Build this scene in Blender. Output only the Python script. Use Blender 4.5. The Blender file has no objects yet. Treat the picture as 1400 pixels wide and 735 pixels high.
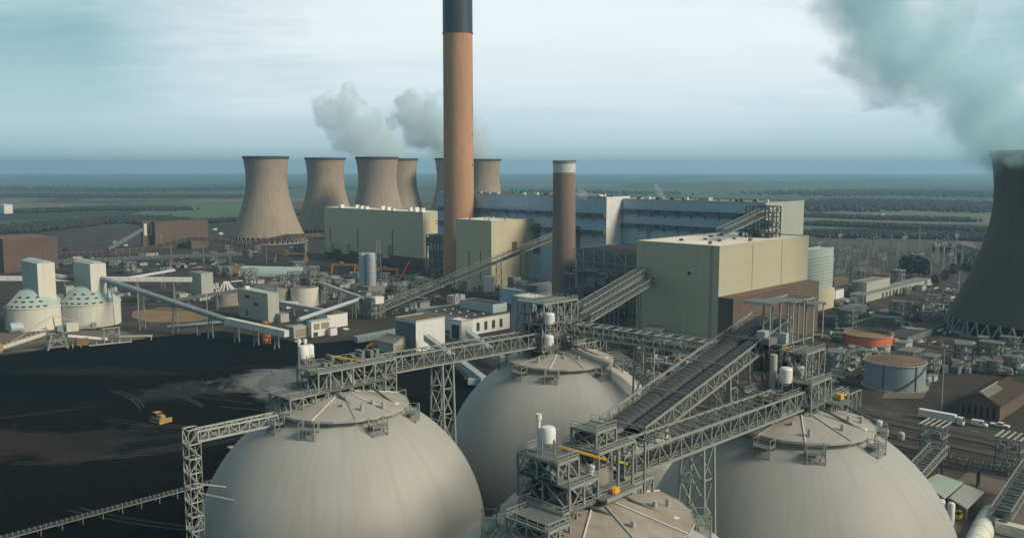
import bpy, math, random
from mathutils import Vector, Matrix
R = math.radians
rnd = random.Random(7)
sc = bpy.context.scene
col = sc.collection

# ------------------------------------------------------------------ camera, world, sun, exposure
F, CX, CY, H = 1200.0, 700.0, 367.5, 98.0
PITCH = math.atan(136 / 1200)
cam_d = bpy.data.cameras.new('camera'); cam = bpy.data.objects.new('camera', cam_d); col.objects.link(cam)
cam.location = (0, 0, H); cam.rotation_euler = (math.pi / 2 - PITCH, 0, 0)
cam_d.sensor_width = 36; cam_d.lens = 36 * F / 1400; cam_d.clip_start = 1; cam_d.clip_end = 60000
sc.camera = cam

SUN_AZ = (0.92, -0.40)                       # towards the sun, plan
SUN_EL = R(33)
w = bpy.data.worlds.new('World'); sc.world = w; w.use_nodes = True
nt = w.node_tree; N = nt.nodes; L = nt.links; N.clear()
out = N.new('ShaderNodeOutputWorld'); bg = N.new('ShaderNodeBackground'); L.new(bg.outputs[0], out.inputs[0])
sky = N.new('ShaderNodeTexSky'); sky.sky_type = 'NISHITA'; sky.sun_disc = False
sky.sun_elevation = SUN_EL; sky.sun_rotation = math.atan2(SUN_AZ[0], SUN_AZ[1])
sky.altitude = 100; sky.air_density = 1.0; sky.dust_density = 2.0; sky.ozone_density = 3.0
bg.inputs[1].default_value = 0.1
tc = N.new('ShaderNodeTexCoord'); sep = N.new('ShaderNodeSeparateXYZ'); L.new(tc.outputs['Generated'], sep.inputs[0])
def mth(op, a, b=None, c=None, clamp=False, nt=nt):
    m = nt.nodes.new('ShaderNodeMath'); m.operation = op; m.use_clamp = clamp
    for i, v in enumerate((a, b, c)):
        if v is None: continue
        if isinstance(v, (int, float)): m.inputs[i].default_value = v
        else: nt.links.new(v, m.inputs[i])
    return m.outputs[0]
def mixc(fac, a, b, nt=nt, mode='MIX'):
    m = nt.nodes.new('ShaderNodeMix'); m.data_type = 'RGBA'; m.blend_type = mode
    for s, v in ((m.inputs[0], fac), (m.inputs[6], a), (m.inputs[7], b)):
        if isinstance(v, (int, float)): s.default_value = v
        elif isinstance(v, tuple): s.default_value = (*v, 1)
        else: nt.links.new(v, s)
    return m.outputs[2]
# flat cloud deck: divide by elevation so that streaks crowd towards the horizon
zz = mth('ADD', mth('MAXIMUM', sep.outputs[2], 0.0), 0.10)
cmb = N.new('ShaderNodeCombineXYZ')
L.new(mth('DIVIDE', sep.outputs[0], zz), cmb.inputs[0]); L.new(mth('DIVIDE', sep.outputs[1], zz), cmb.inputs[1])
def wnoise(scale, detail, off, rough=0.5):
    mp = N.new('ShaderNodeMapping'); L.new(cmb.outputs[0], mp.inputs[0]); mp.inputs['Location'].default_value = off
    mp.inputs['Scale'].default_value = (0.55, 1.0, 1.0)
    n = N.new('ShaderNodeTexNoise'); L.new(mp.outputs[0], n.inputs[0]); n.inputs['Scale'].default_value = scale
    n.inputs['Detail'].default_value = detail; n.inputs['Roughness'].default_value = rough; return n.outputs[0]
n1 = wnoise(0.45, 4, (3.1, 1.7, 0)); n2 = wnoise(1.1, 6, (9.2, 4.4, 2), 0.62)
mp3 = N.new('ShaderNodeMapping'); L.new(tc.outputs['Generated'], mp3.inputs[0]); mp3.inputs['Scale'].default_value = (1.6, 1.6, 5.5)
n3n = N.new('ShaderNodeTexNoise'); L.new(mp3.outputs[0], n3n.inputs[0]); n3n.inputs['Scale'].default_value = 1.7; n3n.inputs['Detail'].default_value = 5; n3n.inputs['Roughness'].default_value = 0.5
n3 = n3n.outputs[0]
# a bright bank of thin cloud ahead, thinner to both sides
az = mth('SUBTRACT', 1.0, mth('POWER', mth('ABSOLUTE', mth('MULTIPLY', mth('ADD', sep.outputs[0], -0.09), 1.95)), 2.0), clamp=True)
hi = mth('MULTIPLY', sep.outputs[2], 1.9, clamp=True)
az = mth('MULTIPLY', az, mth('MULTIPLY', mth('ADD', sep.outputs[1], 0.2), 1.5, clamp=True))
cf = mth('ADD', mth('ADD', mth('MULTIPLY', az, 1.0), hi), mth('ADD', mth('MULTIPLY', mth('SUBTRACT', n1, 0.5), 1.2), mth('MULTIPLY', mth('SUBTRACT', n2, 0.5), 1.1)))
low = mth('MULTIPLY', mth('ADD', sep.outputs[2], 0.01), 12.0, clamp=True)
cf = mth('ADD', cf, mth('MULTIPLY', mth('SUBTRACT', n3, 0.5), 1.6))
cfac = mth('MULTIPLY', mth('MULTIPLY', mth('ADD', cf, -0.12), 1.05, clamp=True), low)
ahead = mth('MULTIPLY', mth('ADD', sep.outputs[1], 0.35), 1.0, clamp=True)  # unseen sky behind the camera is darkened to keep unlit faces dim
veil = mixc(0.80, sky.outputs[0], mixc(ahead, (0.60, 1.40, 2.1), (2.9, 5.4, 5.9)))
cloud = mixc(n2, (7.8, 8.8, 9.0), (10.0, 10.6, 10.7))
# low sky ahead brightened in teal, added to lift the dark haze band
glow = mth('MULTIPLY', mth('SUBTRACT', 1.0, mth('MULTIPLY', mth('ABSOLUTE', sep.outputs[2]), 7.0), clamp=True), mth('MULTIPLY', sep.outputs[1], 1.0, clamp=True))
# unseen sky overhead, darkened to cut the ambient light
over = mth('MULTIPLY', mth('ADD', sep.outputs[2], -0.24), 3.0, clamp=True)
L.new(mixc(mth('MULTIPLY', over, 0.9), mixc(glow, mixc(cfac, veil, cloud), (7.4, 9.2, 9.7)), (1.10, 1.72, 1.9)), bg.inputs[0])

sd = bpy.data.lights.new('sun', 'SUN'); sd.energy = 4.1; sd.angle = R(18); sd.color = (1.0, 0.84, 0.64)
so = bpy.data.objects.new('sun', sd); col.objects.link(so)
sdir = Vector((SUN_AZ[0], SUN_AZ[1], 0)).normalized() * math.cos(SUN_EL) + Vector((0, 0, math.sin(SUN_EL)))
so.rotation_euler = sdir.to_track_quat('Z', 'Y').to_euler(); so.location = (300, -100, 300)
sc.view_settings.view_transform = 'Standard'; sc.view_settings.look = 'None'
sc.view_settings.exposure = 0.0; sc.view_settings.gamma = 1; sc.view_settings.use_curve_mapping = False
HAZE_COL = (0.42, 0.74, 1.0, 1); HAZE_D = 0.00012
sc.render.engine = 'CYCLES'
cy = sc.cycles; cy.use_denoising = True; cy.use_adaptive_sampling = True; cy.adaptive_threshold = 0.02
cy.max_bounces = 6; cy.diffuse_bounces = 2; cy.glossy_bounces = 2; cy.transmission_bounces = 2; cy.volume_bounces = 3
cy.volume_step_rate = 1.0; cy.volume_max_steps = 256; cy.caustics_reflective = False; cy.caustics_refractive = False

# ------------------------------------------------------------------ picture -> place
sP, cP = math.sin(PITCH), math.cos(PITCH)
C0 = Vector((0, 0, H)); FW = Vector((0, cP, -sP)); UP = Vector((0, sP, cP)); XX = Vector((1, 0, 0))
def ray(px, py): return XX * ((px - CX) / F) + FW - UP * ((py - CY) / F)
def G(px, py, z=0.0):
    r = ray(px, py); return C0 + r * ((z - H) / r.z)
def DY(px, py, y):
    r = ray(px, py); return C0 + r * (y / r.y)
def tox(A, d, px):
    k = (px - CX) / F; P = A - C0
    return (k * P.dot(FW) - P.x) / (d.x - k * d.dot(FW))
def ztop(A, py):
    m = -(py - CY) / F; return H + A.y * (m * cP - sP) / (cP + m * sP)
AX = R(46)
U = Vector((math.cos(AX), math.sin(AX), 0)); V = Vector((-math.sin(AX), math.cos(AX), 0)); Z = Vector((0, 0, 1))

# ------------------------------------------------------------------ materials
MATS = {}
def mat(name, c, rough=0.75, c2=None, ns=0.2, amt=0.5, streak=0.0, metal=0.0, bump=0.0, bs=2.0, seam=0.0, seamv=0.0, dirt=None, dirt_amt=0.0, fine=0.25, spec=0.35, ss=0.55, polar=False):
    m = bpy.data.materials.new(name); m.use_nodes = True; t = m.node_tree; n = t.nodes; l = t.links
    b = n['Principled BSDF']; g = n.new('ShaderNodeNewGeometry')
    def noise(scale, sx=(1, 1, 1), detail=5, rg=0.6):
        mp = n.new('ShaderNodeMapping'); l.new(g.outputs['Position'], mp.inputs[0]); mp.inputs['Scale'].default_value = sx
        q = n.new('ShaderNodeTexNoise'); l.new(mp.outputs[0], q.inputs[0]); q.inputs['Scale'].default_value = scale
        q.inputs['Detail'].default_value = detail; q.inputs['Roughness'].default_value = rg; return q.outputs[0]
    c2 = c2 or tuple(x * 0.72 for x in c)
    pn = None
    if polar:                                        # runs down a round shell: noise over bearing and height
        tcx = n.new('ShaderNodeTexCoord'); s0 = n.new('ShaderNodeSeparateXYZ'); l.new(tcx.outputs['Object'], s0.inputs[0])
        cb = n.new('ShaderNodeCombineXYZ'); l.new(mth('MULTIPLY', mth('ARCTAN2', s0.outputs[0], s0.outputs[1], nt=t), polar, nt=t), cb.inputs[0]); l.new(mth('MULTIPLY', s0.outputs[2], .05, nt=t), cb.inputs[1])
        q = n.new('ShaderNodeTexNoise'); l.new(cb.outputs[0], q.inputs[0]); q.inputs['Scale'].default_value = 1; q.inputs['Detail'].default_value = 6; q.inputs['Roughness'].default_value = .62; pn = q.outputs[0]
    f = mth('MULTIPLY', mth('ADD', mth('MULTIPLY', mth('ADD', noise(ns), -0.5), 2.6), 0.5, nt=t), amt, clamp=True, nt=t) if False else \
        mth('MULTIPLY', mth('ADD', mth('MULTIPLY', mth('ADD', noise(ns), -0.5, nt=t), 2.6, nt=t), 0.5, clamp=True, nt=t), amt, nt=t)
    cc = mixc(f, c, c2, nt=t)
    if fine:
        ff = mth('MULTIPLY', mth('ADD', mth('MULTIPLY', mth('ADD', noise(ns * 14, detail=3), -0.5, nt=t), 2.2, nt=t), 0.5, clamp=True, nt=t), fine, nt=t)
        cc = mixc(ff, cc, tuple(x * 0.6 for x in c), nt=t)
    if streak:
        s = mth('MULTIPLY', mth('MULTIPLY', mth('ADD', pn or noise(1.0, (ss, ss, ss*.045), 4), -0.48, nt=t), 4.0, clamp=True, nt=t), streak, nt=t)
        cc = mixc(s, cc, dirt or tuple(x * 0.5 for x in c), nt=t)
    if dirt_amt:
        s = mth('MULTIPLY', mth('MULTIPLY', mth('ADD', noise(ns * 2.3), -0.52, nt=t), 5.0, clamp=True, nt=t), dirt_amt, nt=t)
        cc = mixc(s, cc, dirt or tuple(x * 0.5 for x in c), nt=t)
    sp = n.new('ShaderNodeSeparateXYZ'); l.new(g.outputs['Position'], sp.inputs[0])
    if seam:
        k = mth('LESS_THAN', mth('FRACT', mth('DIVIDE', sp.outputs[2], seam, nt=t), nt=t), 0.035, nt=t)
        cc = mixc(mth('MULTIPLY', k, 0.22, nt=t), cc, tuple(x * 0.45 for x in c), nt=t)
    if seamv:
        dx = mth('ADD', mth('MULTIPLY', sp.outputs[0], 1.414, nt=t), mth('MULTIPLY', sp.outputs[1], 0.02, nt=t), nt=t)
        k = mth('LESS_THAN', mth('FRACT', mth('DIVIDE', dx, seamv, nt=t), nt=t), 0.06, nt=t)
        cc = mixc(mth('MULTIPLY', k, 0.20, nt=t), cc, tuple(x * 0.45 for x in c), nt=t)
    l.new(cc, b.inputs['Base Color'])
    b.inputs['Roughness'].default_value = rough; b.inputs['Metallic'].default_value = metal
    b.inputs['Specular IOR Level'].default_value = spec
    if bump:
        bn = n.new('ShaderNodeBump'); bn.inputs['Strength'].default_value = 1; bn.inputs['Distance'].default_value = bump
        l.new(noise(bs, detail=6), bn.inputs['Height']); l.new(bn.outputs[0], b.inputs['Normal'])
    MATS[name] = m; return m
M = MATS
mat('steel', (.29, .325, .30), .6, ns=.5, amt=.6, metal=.15, fine=.3)
mat('steel_dark', (.10, .12, .12), .65, ns=.5, metal=.1)
mat('steel_pale', (.42, .45, .42), .6, ns=.5, metal=.1)
mat('rail_steel', (.33, .36, .34), .6, metal=.1)
mat('grating', (.15, .17, .165), .8, ns=1.0, amt=.7)
mat('belt', (.035, .04, .045), .7, c2=(.09, .09, .09), ns=.8, amt=.8)
mat('duct', (.20, .225, .22), .55, ns=.7, amt=.6, metal=.2)
mat('dome', (.385, .395, .375), .6, c2=(.30, .315, .30), ns=.02, amt=.9, streak=.38, polar=14, dirt=(.27, .24, .19), fine=.05, dirt_amt=.16, spec=.35)
mat('cap_roof', (.40, .40, .37), .6, c2=(.30, .29, .26), ns=.15, amt=.9, dirt=(.22, .17, .12), dirt_amt=.35)
mat('cap_roof_rusty', (.38, .36, .32), .6, c2=(.29, .25, .20), ns=.2, amt=1, dirt=(.22, .13, .08), dirt_amt=.6)
mat('white_paint', (.70, .72, .70), .5, ns=.8, amt=.4, fine=.15)
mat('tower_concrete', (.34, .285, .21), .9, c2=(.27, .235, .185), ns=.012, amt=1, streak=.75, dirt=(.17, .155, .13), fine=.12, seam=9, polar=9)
mat('tower_concrete_shaded', (.105, .095, .075), .95, c2=(.08, .075, .062), ns=.015, amt=1, streak=.8, dirt=(.055, .055, .05), fine=.15, seam=6, polar=12)  # tower concrete darkened: the shade on its near side is in the colour
mat('rim_dark', (.07, .075, .075), .9)
mat('chimney_concrete', (.46, .27, .165), .9, c2=(.40, .245, .155), ns=.02, amt=1, streak=.6, dirt=(.27, .165, .10), fine=.18, seam=11, polar=5)
mat('stack_concrete', (.27, .20, .15), .9, c2=(.22, .18, .14), ns=.03, amt=1, polar=5, streak=.7, dirt=(.15, .12, .10), seam=9)
mat('chimney_band', (.035, .055, .075), .5, ns=.1)
mat('stack_band', (.62, .64, .63), .6, ns=.5, amt=.8)
mat('cladding_beige', (.52, .49, .34), .6, c2=(.47, .45, .31), ns=.03, amt=1, seam=9.2, streak=.3, dirt=(.34, .31, .20), fine=.05, seamv=4.5)
mat('cladding_big', (.43, .43, .31), .6, c2=(.39, .395, .29), ns=.02, amt=1, streak=.3, dirt=(.31, .31, .22), fine=.05, seamv=5, seam=9.2)
mat('cladding_blue', (.38, .54, .64), .55, c2=(.32, .48, .59), ns=.03, amt=1, streak=.25, dirt=(.22, .29, .36), fine=.06, seamv=12)
mat('cladding_pale', (.40, .43, .39), .6, ns=.03, streak=.2, seamv=6)
mat('cladding_white', (.66, .69, .68), .6, ns=.15, amt=.4, streak=.2, fine=.1)
mat('cladding_brown', (.135, .10, .08), .8, ns=.06, amt=.8, streak=.4, dirt=(.07, .055, .05), seamv=6)
mat('cladding_teal', (.40, .49, .47), .55, ns=.1, amt=.5, streak=.2)
mat('cladding_slate', (.15, .18, .18), .7, ns=.1, streak=.4)
mat('roof_white', (.84, .82, .76), .7, c2=(.66, .60, .50), ns=.05, amt=.9, dirt=(.42, .35, .27), dirt_amt=.4)
mat('roof_black', (.035, .035, .036), .85, c2=(.07, .065, .06), ns=.1, amt=1)
mat('roof_brown', (.12, .075, .05), .85, c2=(.19, .13, .09), ns=.15, amt=1)
mat('roof_grey', (.22, .24, .235), .75, c2=(.15, .16, .16), ns=.1, amt=1)
mat('roof_teal', (.40, .52, .49), .6, ns=.15, amt=.7)
mat('rust', (.22, .085, .055), .8, c2=(.13, .065, .05), ns=.4, amt=1, dirt=(.36, .24, .18), dirt_amt=.4)
mat('tank_red', (.72, .19, .08), .6, c2=(.48, .14, .08), ns=.1, streak=.4, dirt=(.26, .10, .07))
mat('tank_grey', (.27, .33, .36), .55, c2=(.20, .26, .29), ns=.15, amt=1, streak=.5, dirt=(.14, .13, .12))
mat('silo_cream', (.64, .65, .57), .6, c2=(.54, .56, .50), ns=.08, streak=.25, dirt=(.3, .27, .2))
mat('silo_blue', (.42, .50, .53), .5, ns=.2, streak=.2)
mat('orange_paint', (.55, .24, .07), .6, ns=.5, dirt=(.25, .12, .06), dirt_amt=.4)
mat('yellow_paint', (.70, .44, .05), .5, ns=.6)
mat('machine_yellow', (.50, .34, .12), .6, c2=(.26, .18, .09), ns=1.0, amt=1)
mat('blue_paint', (.06, .30, .60), .4)
mat('red_paint', (.45, .09, .06), .5)
mat('glass', (.03, .045, .05), .15, spec=.6)
mat('rubber', (.02, .02, .02), .8)
mat('concrete', (.30, .29, .26), .9, ns=.1, amt=.8, dirt=(.15, .14, .12), dirt_amt=.5)
mat('window_dark', (.05, .07, .06), .3, ns=.5)
mat('window_pale', (.30, .28, .18), .4, ns=.5)
mat('void', (.012, .014, .015), .9)
mat('asphalt', (.046, .046, .042), .9, c2=(.07, .065, .056), ns=.06, amt=1, bump=.05, fine=.5)
mat('dirt', (.050, .043, .033), .95, c2=(.022, .023, .021), ns=.02, amt=1, dirt=(.10, .082, .06), dirt_amt=.7, bump=.4, bs=.3, fine=.75)
mat('meadow', (.075, .14, .055), .95, c2=(.055, .105, .045), ns=.01, amt=1)
mat('ochre', (.26, .18, .09), .95, c2=(.17, .125, .07), ns=.05, amt=1, dirt=(.10, .08, .06), dirt_amt=.5)
mat('pale_earth', (.17, .145, .115), .95, c2=(.11, .095, .08), ns=.05, amt=1, dirt=(.08, .07, .06), dirt_amt=.6)
mat('coal', (.0045, .0060, .0062), .95, c2=(.009, .011, .011), ns=.02, amt=1, dirt=(.019, .02, .019), dirt_amt=.4, bump=.5, bs=.4, fine=.35, spec=.03)
mat('coal_grey', (.055, .062, .064), .95, c2=(.030, .035, .037), ns=.06, amt=1, bump=.4, bs=.6, fine=.5, spec=.04)
mat('coal_brown', (.040, .031, .026), .95, c2=(.015, .016, .016), ns=.03, amt=1, dirt=(.055, .038, .028), dirt_amt=.5, bump=.3, bs=.5, fine=.5, spec=.04)
mat('leaves_dark', (.030, .040, .026), .9, c2=(.055, .060, .035), ns=.3, amt=1)
mat('leaves_cover', (.02, .026, .022), .95)
mat('belt_hood', (.055, .065, .07), .5, c2=(.035, .04, .045), ns=.4, amt=1)
mat('leaves_wood', (.040, .042, .030), .95, c2=(.030, .035, .028), ns=.01, amt=1)
mat('bark', (.07, .055, .04), .9)
mat('ballast', (.075, .066, .058), .95, ns=.2, amt=1, dirt=(.035, .03, .028), dirt_amt=.6)
mat('kerb', (.26, .25, .23), .9)

# ------------------------------------------------------------------ mesh building
class MB:
    def __init__(s): s.v = []; s.f = []
    def add(s, vs, fs):
        o = len(s.v); s.v += [Vector(q) for q in vs]; s.f += [tuple(i + o for i in f) for f in fs]; return s
    def obox(s, P, a, b, c):                     # corner + three edge vectors
        P = Vector(P); a = Vector(a); b = Vector(b); c = Vector(c)
        return s.add([P, P+a, P+a+b, P+b, P+c, P+a+c, P+a+b+c, P+b+c], [(3,2,1,0),(4,5,6,7),(0,1,5,4),(1,2,6,5),(2,3,7,6),(3,0,4,7)])
    def box(s, C, lu, lv, h, u=None, v=None):     # base centre, sizes along U, V, z
        u = u or U; v = v or V; C = Vector(C)
        return s.obox(C - u*lu/2 - v*lv/2, u*lu, v*lv, Z*h)
    def beam(s, a, b, w, h=None):
        a = Vector(a); b = Vector(b); h = h or w; d = b - a
        if d.length < 1e-6: return s
        d.normalize(); x = d.cross(Z)
        if x.length < 1e-3: x = U.copy()
        x.normalize(); y = x.cross(d)
        return s.obox(a - x*w/2 - y*h/2, x*w, b - a, y*h)
    def tube(s, a, b, r, r2=None, n=10, caps=True):
        a = Vector(a); b = Vector(b); r2 = r if r2 is None else r2; d = (b - a).normalized(); x = d.cross(Z)
        if x.length < 1e-3: x = XX.copy()
        x.normalize(); y = d.cross(x); vs = []
        for c, q in ((a, r), (b, r2)):
            for i in range(n):
                t = 2*math.pi*i/n; vs.append(c + x*math.cos(t)*q + y*math.sin(t)*q)
        fs = [(i, (i+1) % n, n+(i+1) % n, n+i) for i in range(n)]
        if caps: fs += [tuple(range(n))[::-1], tuple(range(n, 2*n))]
        return s.add(vs, fs)
    def lathe(s, C, prof, n=48, a0=0.0):
        C = Vector(C); vs = []; m = len(prof)
        for r, z in prof:
            for i in range(n):
                t = a0 + 2*math.pi*i/n; vs.append(C + Vector((math.cos(t)*r, math.sin(t)*r, z)))
        fs = [(j*n+i, j*n+(i+1) % n, (j+1)*n+(i+1) % n, (j+1)*n+i) for j in range(m-1) for i in range(n)]
        return s.add(vs, fs)
    def disc(s, C, r, n=24, a0=0.0):
        C = Vector(C); return s.add([C + Vector((math.cos(a0+2*math.pi*i/n)*r, math.sin(a0+2*math.pi*i/n)*r, 0)) for i in range(n)], [tuple(range(n))])
    def sphere(s, C, r, n=12, sq=1.0):
        m = max(4, n//2)
        return s.lathe(C, [(max(1e-3, r*math.cos(-math.pi/2+math.pi*j/m)), r*sq*math.sin(-math.pi/2+math.pi*j/m)) for j in range(m+1)], n)
    def poly(s, pts): return s.add(pts, [tuple(range(len(pts)))])
    def prism(s, pts, h):
        n = len(pts); P = [Vector(p) for p in pts]
        return s.add(P + [p + Z*h for p in P], [tuple(range(n))[::-1], tuple(range(n, 2*n))] + [(i, (i+1) % n, n+(i+1) % n, n+i) for i in range(n)])
    def build(s, name, m, parent=None, smooth=False, loc=None, label=None):
        me = bpy.data.meshes.new(name)
        if parent is None:
            if loc is None:
                xs = [q.x for q in s.v]; ys = [q.y for q in s.v]; loc = Vector(((min(xs)+max(xs))/2, (min(ys)+max(ys))/2, min(q.z for q in s.v)))
            O = Vector(loc)
        else:
            r = parent
            while r.parent: r = r.parent
            O = Vector(r.location)
        me.from_pydata([q - O for q in s.v], [], s.f); me.update()
        me.materials.append(M[m])
        if smooth:
            for p in me.polygons: p.use_smooth = True
            try: me.set_sharp_from_angle(angle=R(35))
            except Exception: pass
        o = bpy.data.objects.new(name, me); col.objects.link(o)
        if parent is None: o.location = O
        else: o.parent = parent
        if label: o['label'] = label
        return o
def tag(o, label, cat, group=None):
    o['label'] = label; o['category'] = cat
    if group: o['group'] = group
    return o
def thing(name, label, cat, loc, group=None):
    o = bpy.data.objects.new(name, None); col.objects.link(o); o.location = loc; o.empty_display_size = 1
    return tag(o, label, cat, group)
def struct(o, k='structure'):
    o['kind'] = k; return o
def copy_tree(o, loc=None, rz=None, label=None, group=None, parent=None, scale=None):
    c = o.copy(); col.objects.link(c)
    if parent: c.parent = parent
    if loc is not None: c.location = loc
    if rz is not None: c.rotation_euler = (0, 0, rz)
    if scale is not None: c.scale = (scale,)*3
    if label: c['label'] = label
    if group: c['group'] = group
    for ch in o.children: copy_tree(ch, parent=c)
    return c
# ------------------------------------------------------------------ ground and far country
def fields_mat():
    m = bpy.data.materials.new('fields'); m.use_nodes = True; t = m.node_tree; n = t.nodes; l = t.links; b = n['Principled BSDF']
    g = n.new('ShaderNodeNewGeometry'); mp = n.new('ShaderNodeMapping'); l.new(g.outputs['Position'], mp.inputs[0])
    mp.inputs['Rotation'].default_value = (0, 0, .5); mp.inputs['Scale'].default_value = (.0011, .0017, 0)
    v = n.new('ShaderNodeTexVoronoi'); v.voronoi_dimensions = '2D'; l.new(mp.outputs[0], v.inputs[0]); v.inputs['Scale'].default_value = 1
    e = n.new('ShaderNodeTexVoronoi'); e.voronoi_dimensions = '2D'; e.feature = 'DISTANCE_TO_EDGE'; l.new(mp.outputs[0], e.inputs[0]); e.inputs['Scale'].default_value = 1
    sp = n.new('ShaderNodeSeparateColor'); l.new(v.outputs['Color'], sp.inputs[0])
    cr = n.new('ShaderNodeValToRGB'); l.new(sp.outputs[0], cr.inputs[0]); cr.color_ramp.interpolation = 'CONSTANT'
    els = [(0, (.055, .105, .045)), (.25, (.09, .085, .06)), (.42, (.065, .125, .05)), (.62, (.15, .14, .10)), (.72, (.04, .055, .035)), (.84, (.07, .11, .055))]
    for i, (p, c) in enumerate(els):
        q = cr.color_ramp.elements[i] if i < 2 else cr.color_ramp.elements.new(p); q.position = p; q.color = (*c, 1)
    no = n.new('ShaderNodeTexNoise'); l.new(g.outputs['Position'], no.inputs[0]); no.inputs['Scale'].default_value = .0009; no.inputs['Detail'].default_value = 6
    wd = mth('MULTIPLY', mth('ADD', no.outputs[0], -.58, nt=t), 18.0, clamp=True, nt=t)
    hd = mth('LESS_THAN', e.outputs['Distance'], .014, nt=t)
    c = mixc(mth('MULTIPLY', mth('MAXIMUM', wd, hd, nt=t), .85, nt=t), cr.outputs[0], (.028, .032, .022), nt=t)
    l.new(c, b.inputs['Base Color']); b.inputs['Roughness'].default_value = 1; b.inputs['Specular IOR Level'].default_value = .1
    MATS['fields'] = m
fields_mat()
mb = MB(); n = 24; S = 19800
for j in range(n+1):
    for i in range(n+1): mb.v.append(Vector((-S+2*S*i/n, -1500+(S+1500)*j/n, 0)))
mb.f = [(j*(n+1)+i, j*(n+1)+i+1, (j+1)*(n+1)+i+1, (j+1)*(n+1)+i) for j in range(n) for i in range(n)]
struct(mb.build('fields', 'fields', loc=(0, 0, 0)))
struct(MB().poly([(-1050, -300, .02), (760, -300, .02), (900, 500, .02), (700, 900, .02), (330, 1230, .02), (-260, 1560, .02), (-1150, 1500, .02), (-1400, 600, .02)]).build('site_ground', 'dirt', loc=(0, 0, 0)))
_zk = [0.03]
def sheet(name, pts, m, kind='structure'):
    _zk[0] += .004
    return struct(MB().poly([Vector((p[0], p[1], _zk[0])) for p in pts]).build(name, m), kind)
def strip(name, a, b, w, m):
    a = Vector((a[0], a[1], 0)); b = Vector((b[0], b[1], 0)); d = (b-a).normalized(); s = Vector((-d.y, d.x, 0))*w/2
    return sheet(name, [a+s, a-s, b-s, b+s], m)
def gp(*pp): return [G(x, y) for x, y in pp]

def coal_yard_mat():
    m = bpy.data.materials.new('coal_yard'); m.use_nodes = True; t = m.node_tree; n = t.nodes; l = t.links; b = n['Principled BSDF']
    g = n.new('ShaderNodeNewGeometry'); pos = g.outputs['Position']
    def noise(s, det=5, rough=.6):
        q = n.new('ShaderNodeTexNoise'); l.new(pos, q.inputs[0]); q.inputs['Scale'].default_value = s; q.inputs['Detail'].default_value = det; q.inputs['Roughness'].default_value = rough; return q.outputs[0]
    c = mixc(noise(.03), (.0025, .0038, .004), (.006, .008, .008), nt=t)
    c = mixc(mth('MULTIPLY', mth('MULTIPLY', mth('ADD', noise(.012, 7, .7), -.52, nt=t), 6.0, clamp=True, nt=t), .6, nt=t), c, (.011, .014, .014), nt=t)
    c = mixc(mth('MULTIPLY', mth('MULTIPLY', mth('ADD', noise(.5, 4, .7), -.55, nt=t), 6.0, clamp=True, nt=t), .35, nt=t), c, (.03, .032, .03), nt=t)
    wv = n.new('ShaderNodeTexWave'); wv.bands_direction = 'Y'; l.new(pos, wv.inputs[0]); wv.inputs['Scale'].default_value = .06; wv.inputs['Distortion'].default_value = 9; wv.inputs['Detail'].default_value = 4; wv.inputs['Detail Scale'].default_value = .3
    c = mixc(mth('MULTIPLY', mth('POWER', wv.outputs[1], 6, nt=t), .35, nt=t), c, (.012, .015, .015), nt=t)
    w1 = noise(.035, 6, .65)
    for (px, py, rx, ry, colr, k) in ((50, 608, 46, 22, (.036, .031, .028), .85), (268, 535, 30, 15, (.035, .040, .041), .7), (385, 520, 34, 30, (.15, .165, .17), .95), (190, 600, 34, 13, (.018, .021, .021), .7), (330, 585, 16, 10, (.030, .033, .033), .6), (110, 520, 60, 7, (.02, .024, .024), .6), (480, 500, 30, 14, (.02, .02, .019), .8)):
        P = G(px, py); s1 = n.new('ShaderNodeVectorMath'); s1.operation = 'SUBTRACT'; l.new(pos, s1.inputs[0]); s1.inputs[1].default_value = P
        s2 = n.new('ShaderNodeVectorMath'); s2.operation = 'DIVIDE'; l.new(s1.outputs[0], s2.inputs[0]); s2.inputs[1].default_value = (rx, ry, 1e6)
        ln = n.new('ShaderNodeVectorMath'); ln.operation = 'LENGTH'; l.new(s2.outputs[0], ln.inputs[0])
        f = mth('MULTIPLY', mth('SUBTRACT', mth('ADD', 1.0, mth('MULTIPLY', mth('ADD', w1, -.5, nt=t), 3.2, nt=t), nt=t), ln.outputs['Value'], nt=t), 2.2, clamp=True, nt=t)
        c = mixc(mth('MULTIPLY', f, k, nt=t), c, colr, nt=t)
    l.new(c, b.inputs['Base Color']); b.inputs['Roughness'].default_value = .95; b.inputs['Specular IOR Level'].default_value = .03
    bn = n.new('ShaderNodeBump'); bn.inputs['Distance'].default_value = .6; l.new(noise(.35, 6, .7), bn.inputs['Height']); l.new(bn.outputs[0], b.inputs['Normal'])
    MATS['coal_yard'] = m
coal_yard_mat()
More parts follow.
